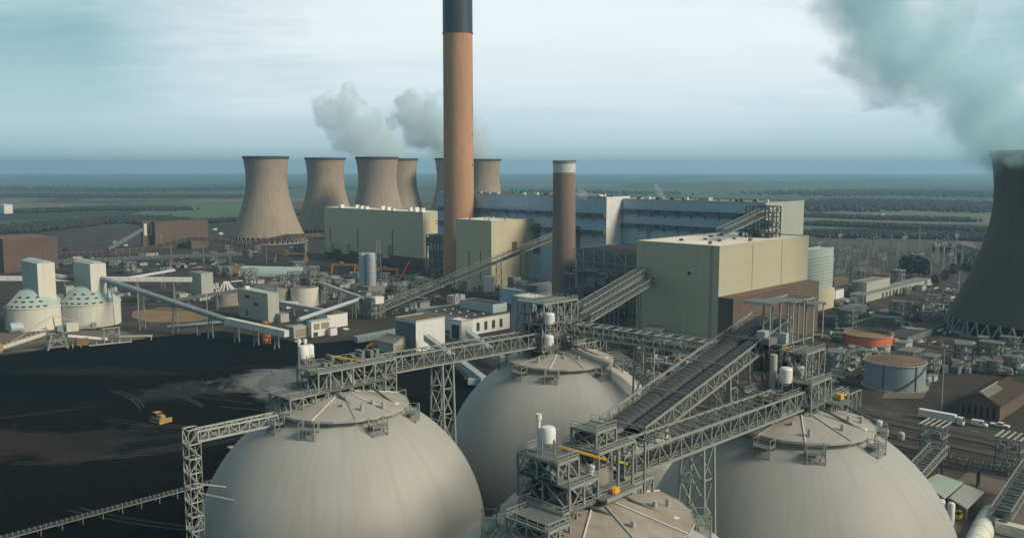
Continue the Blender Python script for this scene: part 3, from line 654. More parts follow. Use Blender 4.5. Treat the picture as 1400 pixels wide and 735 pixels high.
b = MB(); p0 = BT['A']+Z*24+V*2; p1 = BT['A']-U*42+Z*2+V*2; b.beam(p0, p1, 5, 4); b.build('chute', 'cladding_slate', BT['root'])
bld('far_shed', 'small white block on the far left edge out in the fields', 6, 280, 292, -3, 17, 'cladding_white', 'roof_white', parapet=.2)
bld('shed', 'little pale shed under the brown gallery at the far left', 100, 348, 355, 97, 113, 'cladding_pale', 'roof_teal', parapet=.2)
bld('shed', 'low wide brown shed beyond the two brown buildings', 262, 328, 340, 248, 283, 'cladding_brown', 'roof_brown', parapet=.2)
for i, (x, y) in enumerate([(155, 330), (170, 334), (300, 318), (292, 312), (318, 314), (105, 298), (82, 282), (1185, 296), (1193, 298), (1205, 293), (246, 298)]):
    bld('far_house', 'tiny pale building far out beyond the plant', x, y, y+2.6, x-2, x+5, rnd.choice(['cladding_white', 'cladding_pale']), 'roof_grey', parapet=.1, group='tiny pale buildings out in the country')

def trestle(b, P, z1, side, w=3.0, m=.5, z0=0.0):
    """a pair of splayed legs with cross bracing under P"""
    h = z1-z0
    if h < 1.5: return
    a0, a1 = P-side*(w/2+h*.04), P+side*(w/2+h*.04); t0, t1 = P-side*w/2, P+side*w/2
    for q in (a0, a1, t0, t1): pass
    A0 = Vector((a0.x, a0.y, z0)); A1 = Vector((a1.x, a1.y, z0)); T0 = Vector((t0.x, t0.y, z1)); T1 = Vector((t1.x, t1.y, z1))
    b.beam(A0, T0, m); b.beam(A1, T1, m); n = max(1, int(h/7))
    for i in range(n):
        f, g = i/n, (i+1)/n
        b.beam(A0.lerp(T0, f), A1.lerp(T1, g), m*.5); b.beam(A1.lerp(T1, f), A0.lerp(T0, g), m*.5); b.beam(A0.lerp(T0, g), A1.lerp(T1, g), m*.6)
def enclosed(name, label, pts, w, h, m, sup=3, round_=False, msup='steel', cat='conveyor', group=None, nosup=()):
    root = thing(name, label, cat, Vector((pts[0].x, pts[0].y, 0)), group)
    b = MB()
    for a, c in zip(pts, pts[1:]):
        if round_: b.tube(a, c, w/2, n=14)
        else: b.beam(a, c, w, h)
    b.build('casing', m, root, round_)
    if not round_:
        b = MB()
        for a, c in zip(pts, pts[1:]):
            k = max(2, int((c-a).length/6)); d = (c-a).normalized()
            for i in range(1, k): q = a.lerp(c, i/k); b.beam(q-d*.12, q+d*.12, w+.16, h+.16)
        b.build('casing_rib', 'steel_pale', root)
    for a, c in zip(pts, pts[1:]):
        d = (c-a); d.z = 0; d.normalize(); s = Vector((-d.y, d.x, 0))
        for i in range(sup):
            f = (i+.5)/sup; q = a.lerp(c, f); b = MB(); trestle(b, q, q.z-(h/2), s, w*.8, .45)
            if b.v: b.build('trestle', msup, root)
    return root
enclosed('brown_gallery', 'long brown covered conveyor gallery winding behind the white silos', [DY(76, 348, 880), DY(150, 346, 880), DY(205, 339, 890), DY(262, 326, 900), DY(293, 327, 905), DY(335, 335, 905), DY(392, 323, 915), DY(443, 321, 930)], 6, 4.2, 'cladding_brown', 1)
enclosed('low_gallery', 'low brown gallery running beneath the winding brown conveyor', [DY(80, 357, 820), DY(200, 352, 830), DY(330, 347, 840)], 4, 3, 'cladding_slate', 2)
enclosed('white_gallery', 'straight white horizontal gallery passing behind both white silos', [DY(-40, 380, 615), DY(262, 382, 640)], 4, 3.0, 'cladding_white', 6)
enclosed('white_gallery', 'thin white gallery angling off behind the right white silo', [DY(168, 381, 640), DY(238, 369, 740)], 2.2, 1.6, 'cladding_white', 2)

def silo(px, pyb, R_, zs, tpc, tyt, tl, tr, label):
    P = G(px, pyb); root = thing('silo', label, 'silo', P, 'white silos with square towers'); n = 56
    MB().lathe(P, [(R_, 0), (R_, zs-.5), (R_+.35, zs-.3), (R_+.35, zs+.3), (R_, zs+.4)], n).build('wall', 'silo_cream', root, True)
    MB().lathe(P, [(R_, zs+.4), (R_*.48, zs+9.5), (.1, zs+12)], n).build('cone_roof', 'cladding_teal', root, True)
    for j, (f, k) in enumerate(((.06, 26), (.36, 18), (.62, 14))):
        b = MB(); rr = R_*(1-.52*f); z_ = zs+.4+9.1*f
        for i in range(k//2):
            t = 2*math.pi*(i+k*.42)/k; q = P+Vector((math.cos(t), math.sin(t), 0))*(rr+.15)+Z*z_; tv = Vector((-math.sin(t), math.cos(t), 0))
            b.box(q, 1.9, .5, .75, tv, Vector((math.cos(t), math.sin(t), 0)))
        b.build('vent_row', 'window_dark', root)
    A = G(tpc, pyb+4, 0); dist = (Vector((P.x, P.y, 0))).length
    A = Vector((P.x, P.y, 0)) - U*R_*.36 - V*R_*.36; A.x += (tpc-CX)/F*((A+Z*30-C0).dot(FW))-A.x; T = A+Z*zs
    zt = ztop(A, tyt); lu = tox(A+Z*zt, U, tr); lv = tox(A+Z*zt, V, tl)
    A = A+Z*(zs*.95)
    MB().obox(A, U*lu, V*lv, Z*(zt-A.z)).build('headhouse', 'silo_cream', root)
    MB().obox(A-U*.12+V*.1+Z*.1, V*(lv-.2), U*.12, Z*(zt-A.z-.2)).build('shaded_side', 'cladding_teal', root)  # left face in shade, painted as a thin teal sheet
    b = MB(); k = 8                                         # shallow vaulted roof
    for i in range(k):
        a0 = i/k; a1 = (i+1)/k; f = lambda q: 1.6*math.sin(math.pi*q)
        p = A+Z*(zt-A.z)
        b.add([p+U*lu*a0+Z*f(a0), p+U*lu*a1+Z*f(a1), p+U*lu*a1+V*lv+Z*f(a1), p+U*lu*a0+V*lv+Z*f(a0)], [(0, 1, 2, 3)])
        b.add([p+U*lu*a0, p+U*lu*a1, p+U*lu*a1+Z*f(a1), p+U*lu*a0+Z*f(a0)], [(0, 1, 2, 3)])
    b.build('headhouse_roof', 'cladding_teal', root)
    b = MB()                                                # outside stair up wall and cone
    for i in range(14):
        t = math.pi*1.18+i*.022; q = P+Vector((math.cos(t), math.sin(t), 0))*(R_+.6); b.box(q+Z*(i*zs/14), 1.4, .9, .3)
        if i % 3 == 0: b.beam(q, q+Z*(zs+1), .2)
    t = math.pi*1.3; d = Vector((math.cos(t), math.sin(t), 0)); b.beam(P+d*(R_+.3)+Z*(zs+1.2), P+d*R_*.5+Z*(zs+10), 1.0, .9)
    b.build('stair', 'steel', root)
    return P, A, zt
S2 = silo(124.5, 442, 17.9, 14.2, 124, 361.5, 100, 144.5, 'white silo with square tower, the right one of the pair, conveyor tube leaving its tower')
S1 = silo(50.5, 447, 16.8, 14.0, 52, 360.5, 29, 74.5, 'white silo with square tower, the left one of the pair, joined by a short tube')
enclosed('conveyor_tube', 'long teal round conveyor tube sloping down from the right white silo', [DY(128, 377, 555), DY(312, 438, 497)], 3.5, 3.5, 'tank_grey', 4, True)
enclosed('conveyor_tube', 'short teal round tube bridging the two white silo towers', [DY(57, 374.5, 545), DY(101, 381, 570)], 3.5, 3.5, 'tank_grey', 0, True)
enclosed('conveyor_tube', 'low pale round tube on the ground below the long teal tube', [G(230, 447, 4), G(312, 440, 9)], 2.4, 2.4, 'silo_blue', 1, True)
enclosed('white_gallery', 'white boxed conveyor linking the teal tube to the crushing house', [DY(310, 438, 497), DY(392, 456, 470)], 3.4, 3.6, 'silo_cream', 3)
P = G(14, 455); b = MB(); b.tube(P+Z*3, P+Z*3+U*9, 3, n=14); tag(b.build('storage_drum', 'silo_blue'), 'bluish horizontal drum lying beside the left white silo', 'tank')
P = G(88, 418); bq = bld('plant_room', 'pale ribbed plant room between the two white silos', 92, 392, 425, 86, 101, 'cladding_pale', 'roof_grey', parapet=.3)

T1 = bld('transfer_tower', 'small pale transfer tower at the right end of the white gallery', 276, 374, 407, 258, 291, 'cladding_pale', 'roof_grey', parapet=.3)
bld('low_building', 'small low pale cabin left of the small transfer tower', 246, 402, 411, 236, 257, 'cladding_pale', 'roof_grey', parapet=.3)
PB = bld('screen_house', 'pale square building with small louvres above the coal yard conveyor', 367, 402, 441, 326, 381, 'cladding_pale', 'roof_teal', parapet=.4)
winL(PB, .62, .78, .72, .84); winL(PB, .32, .48, .5, .62); winL(PB, .7, .76, .1, .3)
MB().box(PB['T']+V*PB['lv']*.9+U*4+Z*.2, 3, 3, 1.6).build('roof_vent', 'white_paint', PB['root'])
bld('low_building', 'low pale lean-to at the foot of the screen house', 384, 430, 441, 374, 395, 'cladding_pale', 'roof_grey', parapet=.3)
G1 = bld('crushing_house', 'pale teal roofed house where the white boxed conveyor ends', 402, 448, 463, 390, 422, 'cladding_pale', 'cladding_teal', parapet=.3)
winR(G1, .1, .92, .12, .8, 'window_pale', 'shutter')
G2 = bld('crushing_house', 'white house with two large dark windows above a door', 426, 440, 461, 420, 452, 'cladding_white', 'roof_teal', parapet=.3)
winR(G2, .12, .42, .45, .85, 'window_pale'); winR(G2, .5, .92, .45, .85, 'window_pale'); winR(G2, .1, .32, .02, .3, 'window_dark', 'door')
bld('low_building', 'low white lean-to on the right of the two windowed house', 452, 449, 459, 448, 461, 'cladding_white', 'roof_grey', parapet=.2)
bld('workshop', 'bright white block with brown roof behind the two windowed house', 448, 432, 449, 432, 475, 'white_paint', 'roof_brown', parapet=.5)
bld('low_building', 'white low shed under the cluster of cream tanks', 392, 415, 422, 372, 416, 'cladding_white', 'roof_white', parapet=.2)

def gable(name, label, pc, ye, yb, xl, xr, rise, wall, roof, along='U', cat='building', over=.6, door=None):
    A = G(pc, yb); h = ztop(A, ye); T = A+Z*h; lu = tox(T, U, xr); lv = tox(T, V, xl)
    root = thing(name, label, cat, A+U*lu/2+V*lv/2); MB().obox(A, U*lu, V*lv, Z*h).build('wall', wall, root)
    a, La, c, Lc = (U, lu, V, lv) if along == 'U' else (V, lv, U, lu)
    b = MB(); O = T-a*over
    for sg in (0, 1):
        e = O+c*(-over if sg == 0 else Lc+over)-Z*.1*over; r_ = O+c*Lc/2+Z*rise
        b.add([e, e+a*(La+2*over), r_+a*(La+2*over), r_, e+Z*.25, e+a*(La+2*over)+Z*.25, r_+a*(La+2*over)+Z*.25, r_+Z*.25], [(3,2,1,0),(4,5,6,7),(0,1,5,4),(1,2,6,5),(2,3,7,6),(3,0,4,7)])
    b.build('roof', roof, root)
    for t in (.001, La-.001): b.add([T+a*t, T+a*t+c*Lc, T+a*t+c*Lc/2+Z*(rise-.05)], [(0, 1, 2)])
    b.build('gable_end', wall, root)
    return dict(root=root, A=A, h=h, lu=lu, lv=lv, T=T)
GB = gable('steel_shed', 'pale teal gabled shed with tan door beside the white transfer house', 538, 470, 483, 516, 566, 3, 'cladding_pale', 'roof_teal', 'V')
winR(GB, .08, .85, .02, .8, 'window_pale', 'door')
RS = gable('rusty_shed', 'old shed with rusty red roof and pale patches at the right edge', 1366, 556, 576, 1312, 1404, 4.2, 'cladding_brown', 'rust', 'U')
for i in range(6): winL(RS, .1+.15*i, .18+.15*i, .1, .8, 'void', 'opening')
b = MB()
for i in range(9):
    p = RS['T']+U*(1+i*2.2)+V*(RS['lv']/2)+Z*4.62; b.obox(p-V*3.0-Z*2.0*.9, U*.7, V*3.0+Z*1.85, Z*.1)
b.obox(RS['T']+V*(RS['lv']/2-.2)+Z*4.7, U*24, V*.5, Z*.15)
b.build('roof_patch', 'cladding_pale', RS['root'])
# vaulted teal shed
P = G(412, 381); lv = 48; root = thing('vaulted_shed', 'long teal shed with curved roof beyond the cream tanks', 'shed', P); b = MB(); k = 10; Wd = 22
d = (G(326, 379)-G(412, 381)); d.z = 0; d.normalize(); e = Vector((-d.y, d.x, 0)); e = e if e.y > 0 else -e; lv = (G(326, 379)-G(412, 381)).length
for i in range(k):
    t0, t1 = math.pi*i/k, math.pi*(i+1)/k; q = lambda t: P+e*(Wd/2-Wd/2*math.cos(t))+Z*(1+8.5*math.sin(t))
    b.add([q(t0), q(t1), q(t1)+d*lv, q(t0)+d*lv], [(0, 1, 2, 3)])
b.build('roof', 'roof_teal', root); b = MB(); b.poly([P]+[P+e*(Wd/2-Wd/2*math.cos(math.pi*i/k))+Z*(1+8.5*math.sin(math.pi*i/k)) for i in range(k+1)]+[P+e*Wd]); b.obox(P, d*lv, -e*.2, Z*1.2); b.build('wall', 'cladding_slate', root)

# cream tanks under steelwork
def tank(px, pyb, wpx, yt, label, m='silo_cream', roof='roof_grey', cone=.12, cat='tank', name='storage_tank', group=None, z0=0, rail=False, stair=False, open_=False):
    P = G(px, pyb, z0); r = wpx/2*P.y/F; h = ztop(P, yt)-z0; root = thing(name, label, cat, P, group)
    MB().lathe(P, [(r, 0), (r, h), (r-.25, h)], 48).build('wall', m, root, True)
    if open_: MB().lathe(P, [(r-.3, h-.1), (r-.3, h-1.6), (.1, h-1.2)], 48).build('roof', roof, root, True)
    else: MB().lathe(P, [(r-.05, h), (.05, h+r*cone)], 48).build('roof', roof, root, True)
    if rail:
        b = MB()
        for i in range(36):
            t = 2*math.pi*i/36; t1 = 2*math.pi*(i+1)/36; q = P+Vector((math.cos(t), math.sin(t), 0))*r+Z*h; q1 = P+Vector((math.cos(t1), math.sin(t1), 0))*r+Z*h
            b.beam(q, q+Z*1.1, .12); b.beam(q+Z*1.1, q1+Z*1.1, .12)
        b.build('handrail', 'steel_pale', root)
        MB().lathe(P, [(r, h-.4), (r+.5, h-.4), (r+.5, h-.1), (r, h-.1)], 48).build('rim', 'steel_pale', root, True)
    if stair:
        b = MB(); n = 22
        for i in range(n):
            t = -math.pi*.62+i*.06; q = P+Vector((math.cos(t), math.sin(t), 0))*(r+.6); b.box(q+Z*(h*i/n), .9, .9, .15); b.beam(q+Z*(h*i/n), q+Z*(h*i/n+1.1), .1)
        for t in (-math.pi*.4, -math.pi*.75): b.beam(P+Vector((math.cos(t), math.sin(t), 0))*(r+.2), P+Vector((math.cos(t), math.sin(t), 0))*(r+.2)+Z*h, .35)
        b.build('stair', 'steel_dark', root)
    MB().lathe(P, [(r+1.5, 0), (r+1.5, .25), (r, .25)], 40).build('foundation', 'concrete', root)
    return P, r, h, root
tank(417, 417, 38, 392, 'cream tank under steelwork, right one of the cluster'); tank(379, 417, 34, 394, 'darker cream tank under steelwork, left one of the cluster', 'concrete')
Pq, r, h, rt = tank(310, 417, 30, 400, 'squat grey tank topped by a white steel truss crown', 'concrete', 'steel_dark', .5)
b = MB()
for i in range(12):
    t = 2*math.pi*i/12; q = Pq+Vector((math.cos(t), math.sin(t), 0))*r*.9+Z*(h+.5); b.beam(q, Pq+Z*(h+8)+Vector((math.cos(t), math.sin(t), 0))*1.5, .7); b.beam(q, q+Z*2.5, .5)
b.build('truss_crown', 'white_paint', rt)
for i, (x, y, hh) in enumerate([(402, 418, 24), (425, 418, 28), (437, 416, 22)]):
    P = G(x, y); root = thing('steel_tower', ['steel frame tower in front of the cream tanks, left of the taller one', 'tallest steel frame tower rising over the cream tanks', 'short steel frame tower just right of the cream tanks'][i], 'steel tower', P, 'steel frames over the cream tanks')
    b = MB(); lattice_face(b, P, U, 8, hh, 2, 5, .4); lattice_face(b, P, V, 8, hh, 2, 5, .4); lattice_face(b, P+U*8, V, 8, hh, 2, 5, .4); b.build('frame', 'steel', root)
    b = MB(); [b.obox(P+Z*hh*f, U*8, V*8, Z*.3) for f in (.4, .6, .8, 1)]; b.build('deck', 'grating', root)
    b = MB(); [b.box(P+U*rnd.uniform(2, 6)+V*rnd.uniform(2, 6)+Z*(hh*f+.3), 3, 2.5, 3) for f in (.4, .6, .8)]; b.build('machinery', 'duct', root)
enclosed('steel_gallery', 'thin grey gallery rising left of the cream tanks', [G(240, 410, 6), G(395, 386, 20)], 2.5, 2.2, 'steel', 4)
enclosed('steel_gallery', 'thin grey gallery falling right from the cream tanks to the junction tower', [DY(430, 384, 640), DY(500, 409, 600)], 2.4, 2.0, 'steel_pale', 3)
enclosed('white_gallery', 'pale gallery sloping from the screen house past the white block', [DY(383, 414, 590), DY(455, 427, 560)], 2.6, 2.4, 'silo_blue', 2)
enclosed('conveyor_tube', 'pale blue conveyor climbing from the crushing house to the junction tower', [DY(408, 437, 505), DY(497, 407, 585)], 2.6, 2.6, 'silo_blue', 3, True)
P = G(508, 437); root = thing('junction_tower', 'dark steel junction tower with small white top house amid the conveyors', 'transfer tower', P)
b = MB()
for a, o in ((U, 0), (V, 0), (V, 1), (U, 2)): lattice_face(b, P+(U*11 if o == 1 else V*11 if o == 2 else U*0), a, 11, 14, 3, 4, .45)
b.build('frame', 'steel', root); b = MB(); [b.obox(P+Z*z_, U*11, V*11, Z*.3) for z_ in (4, 8, 11, 14)]; b.build('deck', 'grating', root)
MB().obox(P+U*3-V*.5+Z*10, U*7, V*5, Z*4.5).build('top_house', 'white_paint', root); b = MB(); [b.box(P+U*rnd.uniform(1, 9)+V*rnd.uniform(1, 9)+Z*rnd.uniform(1, 11), 3, 3, 3) for _ in range(10)]; b.build('machinery', 'duct', root)

# twin tall silos
P0 = G(504, 402); root = thing('twin_silo', 'pair of tall slim blue white silos on a concrete base', 'silo', P0)
MB().obox(P0-U*6-V*8, U*16, V*16, Z*7).build('base', 'concrete', root)
for k, px in enumerate((496.5, 508)):
    q = P0+U*(2 if k else 1)+V*(-1 if k else 7.5)+Z*7; zt = ztop(q, 347)
    MB().lathe(q, [(3.7, 0), (3.7, zt-7), (3.2, zt-6.4), (.05, zt-6)], 32).build('silo_shell', 'silo_blue', root, True)
    b = MB(); [b.lathe(q, [(3.7, z_), (3.95, z_), (3.95, z_+.4), (3.7, z_+.4)], 32) for z_ in range(5, int(zt-7), 5)]
    for i in range(14):
        t = 2*math.pi*i/14; b.beam(q+Vector((math.cos(t)*3.5, math.sin(t)*3.5, zt-7)), q+Vector((math.cos(t)*3.5, math.sin(t)*3.5, zt-5.5)), .2)
    b.build('hoop', 'steel_pale', root)
b = MB(); trestle(b, P0+U*8-V*3, 42, U, 3, .3); b.build('ladder_frame', 'steel', root)

# orange cranes and steel
def gantry(px0, px1, py, hpx, label, m='orange_paint'):
    A = G(px0, py); B = G(px1, py+1); h = hpx*A.y/F; root = thing('gantry_crane', label, 'crane', A.lerp(B, .5), 'orange cranes on the construction site')
    b = MB(); b.beam(A+Z*h, B+Z*h, 2.0, 1.6); b.build('girder', m, root)
    d = (B-A).normalized(); s = Vector((-d.y, d.x, 0))
    for q in (A, B):
        for sg in (-1, 1): MB().beam(q+s*sg*5, q+s*sg*1+Z*h, .9).build('leg', m, root)
    MB().box(A.lerp(B, .35)+Z*(h+.6), 3, 2.5, 2, d, s).build('trolley', m, root)
gantry(379, 418, 358, 12, 'orange gantry crane left of the long beige building foot')
gantry(456, 487, 374, 13, 'orange gantry crane just left of the twin slim silos')
gantry(516, 545, 375, 8, 'low orange brown gantry right of the twin slim silos')
A = G(540, 396); root = thing('mobile_crane', 'thin red crane with raised jib right of the twin slim silos', 'crane', A)
MB().beam(A+Z*2, DY(560, 358, A.y), .8).build('jib', 'red_paint', root); MB().box(A+Z*1.2, 7, 3, 1.8).build('carrier', 'red_paint', root); MB().box(A+Z*3+U*2, 2.4, 2.4, 1.6).build('cab', 'window_dark', root)
for sg in (-2.2, 0, 2.2): MB().tube(A+U*sg-V*1.6+Z*.6, A+U*sg+V*1.6+Z*.6, .6).build('wheel', 'rubber', root)
P = G(363.5, 471); root = thing('lattice_mast', 'orange lattice mast standing at the coal yard edge', 'mast', P); b = MB()
hm = ztop(P, 441); [lattice_face(b, P+o, a, 3, hm, 1, 5, .4) for o, a in ((Vector(), U), (Vector(), V), (U*3, V), (V*3, U))]; b.build('frame', 'orange_paint', root)
for i in range(3):
    a = G(501+i*3, 474-i*2.8, 1); c = a+U*11-V*1.0; tag(MB().beam(a, c, 1.2, 1.4).build('steel_bundle', 'orange_paint'), ['front bundle of orange steel beams beside the teal gabled shed', 'middle bundle of orange steel beams beside the teal gabled shed', 'rear bundle of orange steel beams beside the teal gabled shed'][i], 'steel beams', 'bundles of orange steel')
enclosed('low_gallery', 'low slate blue ground conveyor left of the teal gabled shed', [G(486, 464, 2), G(543, 453, 3)], 4.5, 3.4, 'tank_grey', 1)
enclosed('conveyor_tube', 'teal boxed conveyor sloping out of the white transfer house front', [G(583, 461, 9), G(662, 520, 4)], 3.2, 3.2, 'cladding_teal', 2)
enclosed('conveyor_tube', 'teal boxed conveyor sloping down from the smaller white transfer house', [G(640, 455, 9), G(688, 492, 5)], 3.2, 3.2, 'cladding_teal', 1)
enclosed('low_gallery', 'short pale conveyor head behind the middle dome left edge', [G(640, 521, 3), G(664, 521, 3)], 3, 2.4, 'cladding_teal', 0)
P = G(669, 405); root = thing('storage_tank', 'white tank on steel legs below the long lattice conveyor', 'tank', P); zt = ztop(P, 377); z1 = ztop(P, 398)
MB().lathe(P+Z*z1, [(.2, -2), (4.2, 0), (4.2, zt-z1-.6), (3.4, zt-z1), (.05, zt-z1)], 28).build('shell', 'silo_cream', root, True)
for sx, sy in ((3, 3), (3, -3), (-3, 3), (-3, -3)): MB().beam(P+Vector((sx, sy, 0)), P+Vector((sx, sy, z1+1)), .5).build('leg', 'steel', root)
for i, (x, yb, yt, xl, xr, m) in enumerate([(655, 372, 352, 646, 664, 'cladding_slate'), (690, 392, 366, 682, 704, 'cladding_brown'), (702, 398, 380, 694, 712, 'duct')]):
    bld('plant_room', ['dark box house beside the long lattice conveyor at the middle beige block', 'brown machinery house at the foot of the middle beige block', 'grey machinery house left of the short brown chimney'][i], x, yt, yb, xl, xr, m, 'roof_brown', parapet=.3)

# ------------------------------------------------------------------ open lattice galleries
def gallery(name, label, P0, P1, w=5.0, h=3.2, belts=1, sup=(), supw=4.0, step=3.0, m='steel', mb='belt', zs=None, cover=False, msup='steel_dark', tower=False, bw=1.7, hood=False):
    d = (P1-P0); L_ = d.length; d.normalize(); s = Vector((-d.y, d.x, 0)).normalized(); n = max(2, int(L_/step))
    root = thing(name, label, 'conveyor gallery', Vector((P0.x, P0.y, 0)))
    up = s.cross(d) * -1
    if up.z < 0: up = -up
    for sg in (-1, 1):
        b = MB(); o = s*sg*w/2
        b.beam(P0+o, P1+o, .34, .42); b.beam(P0+o+up*h, P1+o+up*h, .3, .34)
        for i in range(n+1):
            q = P0.lerp(P1, i/n)+o; b.beam(q, q+up*h, .2)
            if i < n:
                q2 = P0.lerp(P1, (i+1)/n)+o
                if i % 2: b.beam(q+up*h, q2, .15)
                else: b.beam(q, q2+up*h, .15)
        b.build('side_truss', m, root)
        b = MB(); oo = s*sg*(w/2-.25)
        for z_ in (1.1, .6): b.beam(P0+oo+up*z_, P1+oo+up*z_, .07)
        b.build('handrail', 'rail_steel', root)
    b = MB()
    for i in range(n+1):
        if hood and i % 5: continue
        q = P0.lerp(P1, i/n); b.beam(q-s*w/2+up*h, q+s*w/2+up*h, .2)
        if i < n and i % 2 and not hood: b.beam(q-s*w/2+up*h, P0.lerp(P1, (i+1)/n)+s*w/2+up*h, .13)
        b.beam(q-s*w/2-up*.1, q+s*w/2-up*.1, .22)
    b.build('top_bracing', m, root)
    MB().add([P0-s*w/2-up*.05, P0+s*w/2-up*.05, P1+s*w/2-up*.05, P1-s*w/2-up*.05, P0-s*w/2+up*.08, P0+s*w/2+up*.08, P1+s*w/2+up*.08, P1-s*w/2+up*.08], [(3,2,1,0),(4,5,6,7),(0,1,5,4),(1,2,6,5),(2,3,7,6),(3,0,4,7)]).build('deck', 'grating', root)
    for k in range(belts):
        c = s*((k-(belts-1)/2)*(w/belts*.95)); b = MB(); b.beam(P0+c+up*.9, P1+c+up*.9, bw, .2); b.beam(P0+c+up*.3, P1+c+up*.3, bw*.8, .1); b.build('belt', mb, root)
        b = MB()
        for i in range(int(L_/1.5)):
            q = P0.lerp(P1, (i+.5)*1.5/L_)+c; b.beam(q-s*bw*.62+up*1.0, q+s*bw*.62+up*1.0, .12, .3)
            b.beam(q-s*bw*.6+up*.1, q-s*bw*.6+up*1.2, .12); b.beam(q+s*bw*.6+up*.1, q+s*bw*.6+up*1.2, .12)
        b.build('idler', 'duct', root)
        if hood:
            b = MB(); HN = 8; rw = w/belts*.43
            hf = lambda t, g=0.0: s*math.cos(t)*(rw+g)+up*(.9+math.sin(t)*(1.35+g))
            for a_ in range(HN):
                t0, t1 = math.pi*a_/HN, math.pi*(a_+1)/HN
                b.add([P0+c+hf(t0), P1+c+hf(t0), P1+c+hf(t1), P0+c+hf(t1)], [(0, 1, 2, 3)])
            b.build('belt_hood', 'belt_hood', root, True); b = MB(); m_ = int(L_/1.5)
            for i in range(m_+1):
                q = P0.lerp(P1, i/m_)+c
                for a_ in range(HN): b.beam(q+hf(math.pi*a_/HN, .04), q+hf(math.pi*(a_+1)/HN, .04), .16, .1)
            b.build('hood_rib', 'duct', root)
        if cover:
            b = MB()
            for i in range(int(L_/2.2)):
                if (i*7+k*3) % 11 < 7:
                    q = P0.lerp(P1, (i+.1)*2.2/L_)+c; q2 = P0.lerp(P1, min(1, (i+.93)*2.2/L_))+c
                    for a0, a1 in ((0, .6), (.6, 1.2), (1.2, 1.94), (1.94, 2.54), (2.54, 3.14)):
                        f = lambda t: s*math.cos(t)*bw*.6+up*(1.1+math.sin(t)*bw*.4)
                        b.add([q+f(a0), q2+f(a0), q2+f(a1), q+f(a1)], [(0, 1, 2, 3)])
            if b.v: b.build('belt_cover', 'duct', root)
    b = MB()
    for k in range(3): b.beam(P0+s*(w*.42-.15*k)+up*(h*.75-.2*k), P1+s*(w*.42-.15*k)+up*(h*.75-.2*k), .12)
    b.build('cable_tray', 'steel_dark', root)
    for f in sup:
        q = P0.lerp(P1, f); b = MB(); z0 = zs or 0
        if tower:
            for o in (-1.6, 1.6):
                trestle(b, q+Vector((d.x, d.y, 0)).normalized()*o, q.z, s, supw, .4, z0)
            for sg in (-1, 1):
                a = q+s*sg*supw/2-d*1.6; c = q+s*sg*supw/2+d*1.6; k = max(1, int(q.z/6))
                for i in range(k):
                    b.beam(Vector((a.x, a.y, q.z*i/k)), Vector((c.x, c.y, q.z*(i+1)/k)), .22); b.beam(Vector((a.x, a.y, q.z*(i+1)/k)), Vector((c.x, c.y, q.z*(i+1)/k)), .25)
        else: trestle(b, q, q.z-.2, s, supw, .45, z0)
        if b.v: b.build('trestle', msup if not tower else m, root)
    return root, d, s, up

